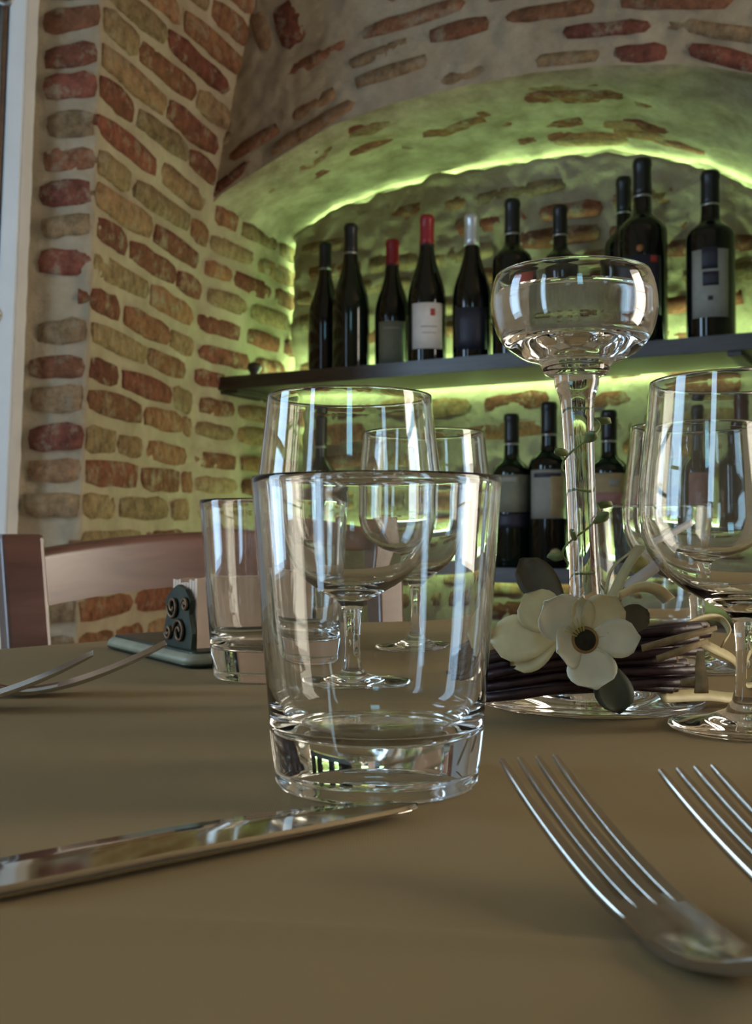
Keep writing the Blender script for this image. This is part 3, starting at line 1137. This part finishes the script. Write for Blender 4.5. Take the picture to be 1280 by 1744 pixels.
def chs(z):
    return -0.0072 * max(0.0, min(1.0, (z - 0.02) / 0.19))


ch = thing('candle_holder', 'tall stemmed glass candle holder with a round bowl and wide foot', 'candle holder', CH)
foot = [(0, 0.0022), (0.030, 0.0016), (0.0545, 0.0), (0.0565, 0.0006), (0.0572, 0.0020), (0.0560, 0.0034), (0.050, 0.0046), (0.038, 0.0075), (0.027, 0.0125), (0.018, 0.0200), (0.0122, 0.0290), (0.0092, 0.0400)]
stem = [(0.0092, 0.0400), (0.0076, 0.060), (0.0072, 0.090), (0.0074, 0.120), (0.0080, 0.142), (0.0090, 0.153), (0.0112, 0.1600), (0.0114, 0.1640)]
outer = [(0.0114, 0.1640), (0.0158, 0.1655), (0.0172, 0.1690), (0.0196, 0.1715), (0.0265, 0.1738), (0.0345, 0.1795), (0.0394, 0.1870), (0.0418, 0.1960), (0.0420, 0.2040), (0.0408, 0.2110), (0.0390, 0.2158)]
rim = [(0.0386, 0.2163), (0.0381, 0.2162), (0.0378, 0.2156)]
inner = [(0.0380, 0.2145), (0.0394, 0.2105), (0.0403, 0.2040), (0.0400, 0.1965), (0.0386, 0.1892), (0.0362, 0.1842), (0.0330, 0.1822), (0.0255, 0.1816), (0.012, 0.1813), (0, 0.1812)]
obj('foot', *lathe([tuple(p) for p in spline(foot, 2)], 80, chs), M['glass'], ch)
obj('stem', *lathe([tuple(p) for p in spline(stem, 3)], 64, chs), M['glass'], ch)
obj('bowl', *lathe([tuple(p) for p in spline(outer, 4)] + rim + [tuple(p) for p in spline(inner, 4)], 80, chs), M['glass'], ch)
wprof = [(0, 0.18135), (0.012, 0.18145), (0.0254, 0.18175), (0.0328, 0.18235), (0.0359, 0.1843), (0.0382, 0.1892), (0.0396, 0.1963), (0.0399, 0.2035), (0.0394, 0.2062), (0.0386, 0.2052), (0.037, 0.2048), (0, 0.2047)]
wo = obj('water', *lathe(wprof, 80, chs), M['water'], loc=CH)
tag(wo, 'clear water in the bowl of the tall candle holder', 'water')

# ------------------------------------------------------------------ cutlery


def sweep_plate(name, stations, mat, parent, n=10):
    """stations: (t, z, width, thickness, y offset); a lens-edged plate swept along local x"""
    st = spline(stations, n)
    V, Fc = [], []
    for t, z, w, th, yo in st:
        sec = [(-0.5, -0.36), (-0.5, 0.36), (-0.45, 0.5), (0.0, 0.5), (0.45, 0.5), (0.5, 0.36), (0.5, -0.36), (0.45, -0.5), (0.0, -0.5), (-0.45, -0.5)]
        for a, b in sec:
            V.append((t, yo + a * w, z + b * th))
    m = 10
    for i in range(len(st) - 1):
        for k in range(m):
            k2 = (k + 1) % m
            Fc.append((i * m + k, i * m + k2, (i + 1) * m + k2, (i + 1) * m + k))
    Fc.append(tuple(range(m - 1, -1, -1)))
    Fc.append(tuple(range((len(st) - 1) * m, len(st) * m)))
    o = obj(name, V, Fc, mat, parent)
    o.data.set_sharp_from_angle(angle=R(35))
    return o


def fork_parts(t, tw=1.0):
    # bowl, neck and handle: local +x points to the tine tips, origin at the root of the tines
    stn = [(0.004, 0.0046, 0.0187, 0.0021, 0), (-0.003, 0.0033, 0.0188, 0.0022, 0), (-0.012, 0.0020, 0.0190, 0.0024, 0), (-0.021, 0.0021, 0.0165, 0.0026, 0), (-0.030, 0.0040, 0.0115, 0.0030, 0),
           (-0.040, 0.0078, 0.0072, 0.0034, 0), (-0.055, 0.0118, 0.0064, 0.0034, 0), (-0.075, 0.0125, 0.0074, 0.0030, 0), (-0.105, 0.0090, 0.0110, 0.0026, 0), (-0.135, 0.0035, 0.0150, 0.0024, 0), (-0.143, 0.0022, 0.0110, 0.0022, 0), (-0.145, 0.0020, 0.004, 0.002, 0)]
    obj_h = sweep_plate('handle', stn, M['steel'], t, 8)
    for y in (-0.0076, -0.00255, 0.00255, 0.0076):
        k = 1.0
        tn = [(-0.004, 0.0030, 0.0034, 0.0020, y * 0.97), (0.010, 0.0062, 0.0032, 0.0022, y * 1.0), (0.024, 0.0108, 0.0029, 0.0021, y * 1.01), (0.038, 0.0165, 0.0025, 0.0019, y * 1.02), (0.050, 0.0222, 0.0020, 0.0016, y * 1.03), (0.0555, 0.0250, 0.0013, 0.0012, y * 1.03)]
        tn = [(a, b, c * tw, d, e) for a, b, c, d, e in tn]
        sweep_plate('tine', tn, M['steel'], t, 6)


def fork(root, tip, label, group, tw=1.0):
    d = Vector((tip[0] - root[0], tip[1] - root[1], 0))
    t = thing('fork', label, 'fork', (root[0], root[1], CZ + 0.0004), math.atan2(d.y, d.x), group)
    fork_parts(t, tw)
    return t


fork((0.0592, 0.2260), (0.0405, 0.2775), 'steel fork lying next to the large tumbler, tines beside its base', 'forks by the large tumbler')
fork((0.0972, 0.2135), (0.0787, 0.2645), 'steel fork with its tines beside the wine glass foot', 'forks by the large tumbler')
fork((-0.1665, 0.552), (-0.1140, 0.5660), 'steel fork of the crossing pair whose tines reach the napkin holder tray', 'forks at the far place setting', 1.5)
fork((-0.1925, 0.5035), (-0.1410, 0.5175), 'steel fork of the crossing pair lying on the knife side', 'forks at the far place setting', 1.5)

# table knife
kn = thing('table_knife', 'steel table knife with its round tip beside the large tumbler', 'knife', (0.0140, 0.3140, CZ), math.atan2(-0.59, -0.807))
near = [(0.000, 0.0022), (0.003, 0.0006), (0.010, 0.0), (0.03, -0.0004), (0.06, -0.0004), (0.12, 0.0), (0.140, 0.0010)]
far = [(0.000, 0.0040), (0.002, 0.0078), (0.006, 0.0112), (0.014, 0.0146), (0.027, 0.0178), (0.045, 0.0205), (0.07, 0.0228), (0.12, 0.0232), (0.134, 0.0220), (0.140, 0.016)]
av = np.linspace(0, 0.140, 64)
V, Fc = [], []
for a in av:
    n0 = float(np.interp(a, [p[0] for p in near], [p[1] for p in near]))
    f0 = float(np.interp(a, [p[0] for p in far], [p[1] for p in far]))
    zb = 0.0022 - 0.0010 * min(1, a / 0.122)
    th = 0.0016 + 0.0010 * min(1, a / 0.08)
    thf = 0.0007
    w = f0 - n0
    # local y is to the left of the travel direction, i.e. towards the lens; flip so that n0 is the near edge
    sec = [(n0, zb + th * 0.35), (n0 + 0.0002, zb + th * 0.55), (n0 + 0.0013, zb + th * 1.05), (n0 + w * 0.5, zb + th * 1.10), (f0 - 0.001, zb + th * 1.08), (f0, zb + th * 0.9), (f0 - 0.001, zb + th * 0.6), (n0 + 0.0006, zb)]
    for y, zz in sec:
        V.append((a, -y, zz))
m = 8
for i in range(len(av) - 1):
    for k in range(m):
        k2 = (k + 1) % m
        Fc.append((i * m + k, (i + 1) * m + k, (i + 1) * m + k2, i * m + k2))
Fc.append(tuple(range(m)))
Fc.append(tuple(range((len(av)) * m - 1, (len(av) - 1) * m - 1, -1)))
bl = obj('blade', V, Fc, M['bladesteel'], kn)
me = bl.data
me.set_sharp_from_angle(angle=R(28))
sweep_plate('handle', [(0.137, 0.0030, 0.0150, 0.0036, -0.009), (0.143, 0.0034, 0.0135, 0.0056, -0.009), (0.15, 0.0036, 0.0135, 0.0064, -0.009), (0.20, 0.0036, 0.0160, 0.0064, -0.009), (0.225, 0.0034, 0.0165, 0.0058, -0.009), (0.229, 0.0034, 0.010, 0.004, -0.009)], M['steel'], kn, 6)

# ------------------------------------------------------------------ napkin holder
NF = Vector((-0.115, 0.648, 0))
NU = Vector((-0.57, 0.8216, 0))           # along the left edge, away from the lens
NV = Vector((0.8216, 0.57, 0))
nh = thing('napkin_holder', 'dark green metal napkin holder with pale rim and bronze scroll end', 'napkin holder', (NF.x, NF.y, CZ), math.atan2(NV.y, NV.x))
# local x = NV (to the right, back), local y = NU
TW, TL = 0.105, 0.150


def rounded_rect(x0, x1, y0, y1, r, n=6):
    out = []
    for cx, cy, a0 in ((x1 - r, y1 - r, 0), (x0 + r, y1 - r, 90), (x0 + r, y0 + r, 180), (x1 - r, y0 + r, 270)):
        for k in range(n + 1):
            a = R(a0 + 90 * k / n)
            out.append((cx + r * math.cos(a), cy + r * math.sin(a)))
    return out


def loft_rect(levels):
    V, Fc = [], []
    n = None
    for (ins, z) in levels:
        rr_ = rounded_rect(ins, TW - ins, ins, TL - ins, max(0.002, 0.012 - ins))
        n = len(rr_)
        V += [(x, y, z) for x, y in rr_]
    for i in range(len(levels) - 1):
        for k in range(n):
            k2 = (k + 1) % n
            Fc.append((i * n + k, i * n + k2, (i + 1) * n + k2, (i + 1) * n + k))
    Fc.append(tuple(range(n - 1, -1, -1)))
    Fc.append(tuple(range((len(levels) - 1) * n, len(levels) * n)))
    return V, Fc


obj('base', *loft_rect([(0.003, 0.0), (0.0008, 0.0012), (0.0, 0.0028)]), M['holder'], nh)
obj('rim', *loft_rect([(0.0, 0.0028), (0.001, 0.0062), (0.004, 0.0085), (0.0055, 0.0086)]), M['holderrim'], nh)
obj('deck', *loft_rect([(0.0055, 0.0080), (0.0060, 0.0098), (0.007, 0.0100)]), M['holder'], nh)
# ornate end plate on the left side and its twin on the right
for xx in (0.0105, 0.0915):
    plate = [(0.020, 0.0100), (0.060, 0.0100), (0.062, 0.020), (0.057, 0.032), (0.060, 0.040), (0.050, 0.047), (0.040, 0.0505), (0.029, 0.048), (0.021, 0.041), (0.023, 0.032), (0.018, 0.020)]
    n = len(plate)
    V = [(xx, y, z) for y, z in plate] + [(xx + 0.003, y, z) for y, z in plate]
    Fc = [tuple(range(n - 1, -1, -1)), tuple(range(n, 2 * n))] + [(k, (k + 1) % n, n + (k + 1) % n, n + k) for k in range(n)]
    pl = obj('end_plate', V, Fc, M['holder'], nh, smooth=False)
    for (cy_, cz_, r0, dr) in ((0.036, 0.020, 0.0085, 1), (0.046, 0.036, 0.0080, -1), (0.027, 0.038, 0.0045, 1), (0.053, 0.019, 0.0050, -1)):
        sp = []
        for k in range(28):
            a = dr * k / 27 * 2.4 * 2 * math.pi / 1.6
            rr_ = r0 * (1 - 0.8 * k / 27)
            sp.append((xx - 0.0012 if xx < 0.05 else xx + 0.0042, cy_ + rr_ * math.cos(a), cz_ + rr_ * math.sin(a)))
        obj('scroll', *tube(sp, 0.0012, 6), M['scroll'], pl)
for k in range(9):
    y0 = 0.0205 + k * 0.0042
    hh = 0.054 + random.uniform(-0.0025, 0.001)
    V, Fc = [], []
    nx = 10
    for lay in (0, 1):
        for i in range(nx + 1):
            for j in (0, 1, 2):
                x = 0.0150 + (0.0905 - 0.0150) * i / nx
                zz = 0.0102 + (hh - 0.0102) * j / 2
                V.append((x, y0 + 0.0036 * lay + 0.0005 * math.sin(i * 0.9) * (j / 2), zz + (0.0006 * math.sin(i * 1.7 + k) if j == 2 else 0)))
    S = (nx + 1) * 3
    for i in range(nx):
        for j in range(2):
            q = i * 3 + j
            Fc.append((q, q + 3, q + 4, q + 1))
            Fc.append((S + q, S + q + 1, S + q + 4, S + q + 3))
        Fc.append((i * 3 + 2, i * 3 + 5, S + i * 3 + 5, S + i * 3 + 2))
        Fc.append((i * 3, S + i * 3, S + i * 3 + 3, i * 3 + 3))
    for i in (0, nx):
        for j in range(2):
            q = i * 3 + j
            Fc.append((q, q + 1, S + q + 1, S + q) if i == 0 else (q, S + q, S + q + 1, q + 1))
    npk = obj('paper_napkin', V, Fc, M['napkin'], smooth=False, loc=(NF.x, NF.y, CZ))
    npk.rotation_euler[2] = math.atan2(NV.y, NV.x)
    tag(npk, 'folded peach paper napkin standing in the napkin holder', 'napkin', 'napkins in the holder')

# ------------------------------------------------------------------ flower and twig decoration at the candle holder
FB = Vector((0.104, 0.470, 0))
TWZ = 0.0165


def petal_mesh(Lp, Wp, cup, n=9, m=7, tipw=0.75, wave=0.0):
    """petal along +x from the origin, cupped upwards (+z), with thickness"""
    V, Fc = [], []
    top = []
    for i in range(n):
        u = i / (n - 1)
        w = Wp * (0.30 + 0.70 * math.sin(min(1.0, u / 0.62) * math.pi / 2)) * math.sqrt(max(0.02, 1 - max(0.0, (u - 0.52) / 0.48) ** 2.4))
        for j in range(m):
            v = -1 + 2 * j / (m - 1)
            x = Lp * (u - 0.03 * v * v * u)
            y = 0.5 * w * v
            z = cup * Lp * (u * u * 0.6 + 0.55 * v * v * (0.3 + 0.7 * u)) + wave * math.sin(5 * v + 6 * u) * Lp
            top.append(Vector((x, y, z)))
    V = top + [p - Vector((0, 0, 0.0006)) for p in top]
    S = len(top)
    for i in range(n - 1):
        for j in range(m - 1):
            q = i * m + j
            Fc.append((q, q + m, q + m + 1, q + 1))
            Fc.append((S + q, S + q + 1, S + q + m + 1, S + q + m))
    rim = [j for j in range(m)] + [i * m + m - 1 for i in range(1, n)] + [(n - 1) * m + j for j in range(m - 2, -1, -1)] + [i * m for i in range(n - 2, 0, -1)]
    for a, b in zip(rim, rim[1:] + rim[:1]):
        Fc.append((a, b, S + b, S + a))
    return V, Fc


def flower(loc, normal, petals, label, core=True):
    t = thing('artificial_flower', label, 'flower', loc, 0, 'ivory flowers on the twig bundle')
    nrm = Vector(normal).normalized()
    q = nrm.to_track_quat('Z', 'Y').to_matrix().to_4x4()
    # make local x point right and local y point up as seen from the front
    right = Vector((0, 0, 1)).cross(nrm).normalized()
    upv = nrm.cross(right).normalized()
    B = Matrix(((right.x, upv.x, nrm.x, 0), (right.y, upv.y, nrm.y, 0), (right.z, upv.z, nrm.z, 0), (0, 0, 0, 1)))
    for ang, L, W, cup, mat, lift in petals:
        v, f = petal_mesh(L, W, cup, wave=0.012)
        Mx = B @ Matrix.Rotation(R(ang), 4, 'Z') @ Matrix.Translation((0.002, 0, 0)) @ Matrix.Rotation(R(-lift), 4, 'Y')
        obj('petal', [Mx @ p for p in v], f, M[mat], t)
    if core:
        v, f = lathe([(0.0055, 0.0002), (0.0058, 0.0018), (0.0050, 0.0026), (0.0040, 0.0022)], 20)
        obj('throat', [B @ Vector(p) for p in v], f, M['throat'], t)
        v, f = lathe([(0, 0.0042), (0.0025, 0.0040), (0.0046, 0.0024), (0.0050, 0.0006)], 16)
        obj('flower_centre', [B @ Vector(p) for p in v], f, M['flowercore'], t)
        for k in range(5):
            a = R(100 + k * 14)
            p0, p1 = Vector((0.003 * math.cos(a), 0.003 * math.sin(a), 0.002)), Vector((0.010 * math.cos(a), 0.010 * math.sin(a), 0.006))
            v, f = tube([B @ p0, B @ p1], [0.0005, 0.0003], 6)
            obj('stamen', v, f, M['bud'], t)
    return t


flower((0.0885, 0.4480, 0.0395), (0.0, -0.93, 0.02),
       [(-80, 0.0200, 0.0215, 0.22, 'petalpale', 16), (4, 0.0215, 0.0170, 0.16, 'petalpale', 14), (56, 0.0215, 0.0185, 0.16, 'petal', 12), (138, 0.0235, 0.0215, 0.16, 'petalpale', 12), (200, 0.0135, 0.0190, 0.28, 'petalpale', 22), (96, 0.0170, 0.0110, 0.2, 'petal', 8)],
       'open ivory flower with a dark centre in front of the candle holder stem')
flower((0.0800, 0.4560, 0.0410), (-0.18, -0.95, 0.06),
       [(186, 0.0290, 0.0210, 0.10, 'petal', 4), (132, 0.0215, 0.0200, 0.14, 'petal', 8), (214, 0.0240, 0.0150, 0.12, 'petal', -6), (90, 0.0150, 0.0170, 0.2, 'petalpale', 12), (20, 0.012, 0.014, 0.2, 'petal', 10)],
       'ivory flower with long cream petals beside the large tumbler', core=False)

# leaves tucked under the flowers
for k, (p, nrm, ang, L, W, mt, lb) in enumerate((
        ((0.0985, 0.4540, 0.0290), (0.15, -0.9, 0.25), -80, 0.0225, 0.018, 'leaf', 'dark green artificial leaf hanging below the open flower'),
        ((0.0830, 0.4700, 0.0500), (-0.1, -0.9, 0.3), 128, 0.030, 0.018, 'leafbrown', 'brown artificial leaf rising behind the ivory flowers'),
        ((0.1050, 0.4660, 0.0430), (0.2, -0.85, 0.4), 20, 0.019, 0.013, 'leafbrown', 'brownish artificial leaf between the open flower and the twigs'))):
    nv = Vector(nrm).normalized()
    right = Vector((0, 0, 1)).cross(nv).normalized()
    upv = nv.cross(right).normalized()
    B = Matrix(((right.x, upv.x, nv.x, 0), (right.y, upv.y, nv.y, 0), (right.z, upv.z, nv.z, 0), (0, 0, 0, 1))) @ Matrix.Rotation(R(ang), 4, 'Z')
    v, f = petal_mesh(L, W, 0.12)
    o = obj('leaf', [B @ q_ for q_ in v], f, M[mt], loc=p)
    tag(o, lb, 'leaf', 'leaves in the table decoration')

# bundle of twigs, tied, resting on the candle holder foot
tw = thing('twig_bundle', 'bundle of short dark maroon twigs lying across the candle holder foot', 'twigs', (FB.x, FB.y, 0.0))
rnd = random.Random(5)
cells = []
for rowi in range(7):
    for coli in range(5):
        cells.append((0.0040 * (coli - 2) + (0.002 if rowi % 2 else 0), 0.0036 * rowi))
for k, (dy, dz) in enumerate(cells):
    x0 = -0.060 + rnd.uniform(-0.006, 0.006)
    x1 = 0.036 + rnd.uniform(-0.006, 0.006) + (0.010 if dz > 0.015 else 0)
    r0 = rnd.uniform(0.0017, 0.0024)
    fan = rnd.uniform(-0.004, 0.004)
    z0 = 0.0125 + dz * 0.72
    z1 = 0.0140 + dz * 1.25 + max(0, fan)
    pts = []
    for i in range(7):
        u = i / 6
        pts.append((x0 + (x1 - x0) * u, dy * (1 + 0.4 * u) - 0.004 + 0.018 * u + rnd.uniform(-.0006, .0006), z0 + (z1 - z0) * u + rnd.uniform(-.0006, .0006) + 0.002 * math.sin(u * 3)))
    o = obj('twig', *tube(pts, [r0 * rnd.uniform(0.9, 1.1) for _ in pts], 7), M['twig'], tw)
    d = (Vector(pts[-1]) - Vector(pts[-2])).normalized()
    e = Vector(pts[-1])
    obj('cut_end', *tube([e, e + d * 0.0006], r0 * 0.9, 7), M['twigend'], o)
# peeled slivers that stick out at the right of the bundle
for (a, b) in (((0.012, -0.010, 0.0345), (0.046, -0.006, 0.0430)), ((0.018, -0.012, 0.0300), (0.042, -0.006, 0.0372)), ((0.028, -0.013, 0.0200), (0.040, -0.012, 0.0208))):
    obj('peeled_sliver', *strip([a, tuple((p + q_) / 2 for p, q_ in zip(a, b)), b], [0.003, 0.0034, 0.002], (0, -0.4, 1), 0.0005), M['twigend'], tw)
obj('tie', *strip([(0.037, -0.0125 + 0.001 * math.sin(k), 0.0335 - 0.018 * k / 6) for k in range(7)], [0.0030, 0.0034, 0.004, 0.0046, 0.0052, 0.0056, 0.006], (1, 0, 0.1), 0.0006), M['twigend'], tw)


def ribbon(name, pts, w, side, mat, label):
    o0 = Vector(pts[0])
    sp = [Vector(p) - o0 for p in spline(pts, 8)]
    o = obj(name, *strip(sp, w, side, 0.0004), M[mat], loc=tuple(o0))
    return tag(o, label, 'ribbon', 'raffia ribbons in the table decoration')


def at(u, v, Y):
    return ((u - 640) / FPX * Y, Y, EYE - (v - 905) / FPX * Y)


ribbon('raffia_ribbon', [at(1118, 1088, 0.485), at(1185, 1055, 0.500), at(1222, 1052, 0.510), at(1240, 1075, 0.505), at(1228, 1098, 0.495)], 0.0034, (0.2, -0.5, 0.8), 'raffia', 'cream raffia loop curling at the cut end of the twigs')
ribbon('raffia_ribbon', [at(1150, 1070, 0.482), at(1200, 1098, 0.500), at(1245, 1122, 0.520), at(1254, 1145, 0.530), (0.1795, 0.5200, 0.0040), (0.155, 0.500, 0.0078), (0.128, 0.4750, 0.0110)], 0.0062, (0.3, 0.9, 0.5), 'raffia', 'wide cream raffia ribbon looping down onto the tablecloth by the twigs')
ribbon('raffia_ribbon', [at(1040, 1020, 0.475), at(1062, 975, 0.480), at(1090, 930, 0.485)], 0.0052, (0.8, -0.2, 0.5), 'raffia', 'short upright cream raffia strip behind the open flower')
ribbon('raffia_ribbon', [at(1030, 1010, 0.480), at(1042, 968, 0.485), at(1078, 936, 0.490)], 0.0014, (0.8, -0.2, 0.5), 'raffia', 'thread-thin raffia strand rising behind the open flower')
ribbon('raffia_ribbon', [at(1052, 1015, 0.470), at(1085, 1000, 0.472), at(1115, 1003, 0.475), at(1138, 1022, 0.480)], 0.0062, (0.1, -0.7, 0.7), 'petal', 'arching cream ribbon strip over the twig ends')
ribbon('white_ribbon', [at(1062, 1002, 0.478), at(1088, 984, 0.482), at(1118, 963, 0.486)], 0.0058, (-0.4, -0.3, 0.8), 'raffiawhite', 'stiff flat white ribbon end above the twigs')
ribbon('white_ribbon', [at(1100, 935, 0.500), at(1135, 916, 0.506), at(1176, 893, 0.512)], 0.0036, (-0.4, -0.3, 0.8), 'raffiawhite', 'slim white ribbon end pointing at the wine glass bowl')
for (u, v, Y, r, lb) in ((1088, 964, 0.490, 0.0046, 'small round yellow bud between the white ribbon and raffia'),):
    p = at(u, v, Y)
    o = thing('flower_bud', lb, 'bud', p)
    obj('bud', *lathe([(0, -r)] + [(r * math.sin(a), -r * math.cos(a)) for a in np.linspace(0.3, math.pi - 0.3, 8)] + [(0, r)], 16), M['bud'], o)
    q_ = Vector(at(1050, 1040, 0.472)) - Vector(p)
    obj('stalk', *tube([(0, 0, -r * 0.8), q_ * 0.5 + Vector((-0.002, 0, 0)), q_], 0.0006, 6), M['vine'], o)

# thin green vine wound about the candle holder stem
vn = thing('vine_tendril', 'thin green vine tendril wound about the candle holder stem', 'vine', (CH[0], CH[1], 0.040))
pts = []
for k in range(70):
    u = k / 69
    a = 2 * math.pi * 2.6 * u - 1.2
    z = 0.006 + 0.112 * u
    rr_ = 0.0096 + 0.0012 * math.sin(9 * u)
    pts.append((chs(z + 0.04) + rr_ * math.cos(a), rr_ * math.sin(a), z))
st_ = obj('tendril', *tube(pts, 0.0006, 6), M['vine'], vn)
for k in (16, 22, 27, 33, 48, 52, 60):
    p = Vector(pts[k])
    out = Vector((p.x - chs(p.z + 0.04), p.y, 0)).normalized()
    v, f = petal_mesh(0.0095, 0.006, 0.2, 6, 5)
    rot = out.to_track_quat('X', 'Z').to_matrix().to_4x4() @ Matrix.Rotation(R(random.uniform(-50, 50)), 4, 'X') @ Matrix.Rotation(R(random.uniform(-40, 20)), 4, 'Y')
    obj('leaf', [rot @ q_ + p for q_ in v], f, M['vine'], vn)

# ------------------------------------------------------------------ chair beyond the table
CHC = Vector((-0.157, 1.095, -0.75))
cr = thing('dining_chair', 'dark lacquered wooden chair with an arched top rail beyond the table', 'chair', CHC, R(30))
HW = 0.190


def bar(name, pts, w, d, mat, parent, bev=0.004):
    """rectangular section w (x) by d (y) through pts going upwards"""
    V, Fc = [], []
    for x, y, z in pts:
        V += [(x - w / 2, y - d / 2, z), (x + w / 2, y - d / 2, z), (x + w / 2, y + d / 2, z), (x - w / 2, y + d / 2, z)]
    n = len(pts)
    for i in range(n - 1):
        for k in range(4):
            k2 = (k + 1) % 4
            Fc.append((i * 4 + k, i * 4 + k2, (i + 1) * 4 + k2, (i + 1) * 4 + k))
    Fc.append((3, 2, 1, 0))
    e = (n - 1) * 4
    Fc.append((e, e + 1, e + 2, e + 3))
    o = obj(name, V, Fc, mat, parent, smooth=False)
    bv = o.modifiers.new('bevel', 'BEVEL')
    bv.width = bev
    bv.segments = 2
    return o


for sx in (-1, 1):
    bar('back_post', [(sx * HW, -0.02, 0), (sx * HW, -0.04, 0.2), (sx * HW, -0.035, 0.45), (sx * (HW + 0.008), 0.0, 0.70), (sx * (HW + 0.014), 0.02, 0.833)], 0.040, 0.040, M['chair'], cr)
    bar('front_leg', [(sx * (HW + 0.01), -0.40, 0), (sx * (HW + 0.01), -0.40, 0.43)], 0.036, 0.036, M['chair'], cr)
    bar('stretcher', [(sx * HW, -0.39, 0.20), (sx * HW, -0.39 + 0.001, 0.225)], 0.018, 0.02, M['chair'], cr)


def rail(name, zc, hh, arch, parent, bow=0.030, th=0.018):
    """curved rail between the posts; arched upwards, bowed backwards in the middle"""
    n = 26
    V, Fc = [], []
    for i in range(n + 1):
        u = -1 + 2 * i / n
        x = u * (HW + 0.002)
        y = 0.012 + bow * (1 - u * u)
        z = zc + arch * (1 - abs(u) ** 1.8)
        V += [(x, y - th / 2, z - hh / 2), (x, y + th / 2, z - hh / 2), (x, y + th / 2, z + hh / 2), (x, y - th / 2, z + hh / 2)]
    for i in range(n):
        for k in range(4):
            k2 = (k + 1) % 4
            Fc.append((i * 4 + k, (i + 1) * 4 + k, (i + 1) * 4 + k2, i * 4 + k2))
    Fc.append((0, 1, 2, 3))
    Fc.append((n * 4 + 3, n * 4 + 2, n * 4 + 1, n * 4))
    o = obj(name, V, Fc, M['chair'], parent, smooth=False)
    o.data.polygons.foreach_set('use_smooth', [True] * len(o.data.polygons))
    o.data.set_sharp_from_angle(angle=R(40))
    return o, V, n


tr, RV, rn = rail('top_rail', 0.788, 0.052, 0.017, cr)
# cherry-red rounded top edge of the rail
V, Fc = [], []
for i in range(rn + 1):
    a, b = Vector(RV[i * 4 + 3]), Vector(RV[i * 4 + 2])
    for f, h_ in ((-0.05, -0.0070), (-0.02, 0.0012), (0.5, 0.0042), (0.94, 0.0028), (1, 0.0)):
        V.append(a.lerp(b, f) + Vector((0, 0, h_)))
for i in range(rn):
    for k in range(4):
        Fc.append((i * 5 + k, (i + 1) * 5 + k, (i + 1) * 5 + k + 1, i * 5 + k + 1))
obj('rail_edge', V, Fc, M['chair'], tr)
rail('lower_rail', 0.600, 0.040, 0.012, cr)
obj('seat', *box(-0.215, 0.215, -0.43, 0.0, 0.43, 0.462, 0.012), M['chair'], cr, smooth=False)
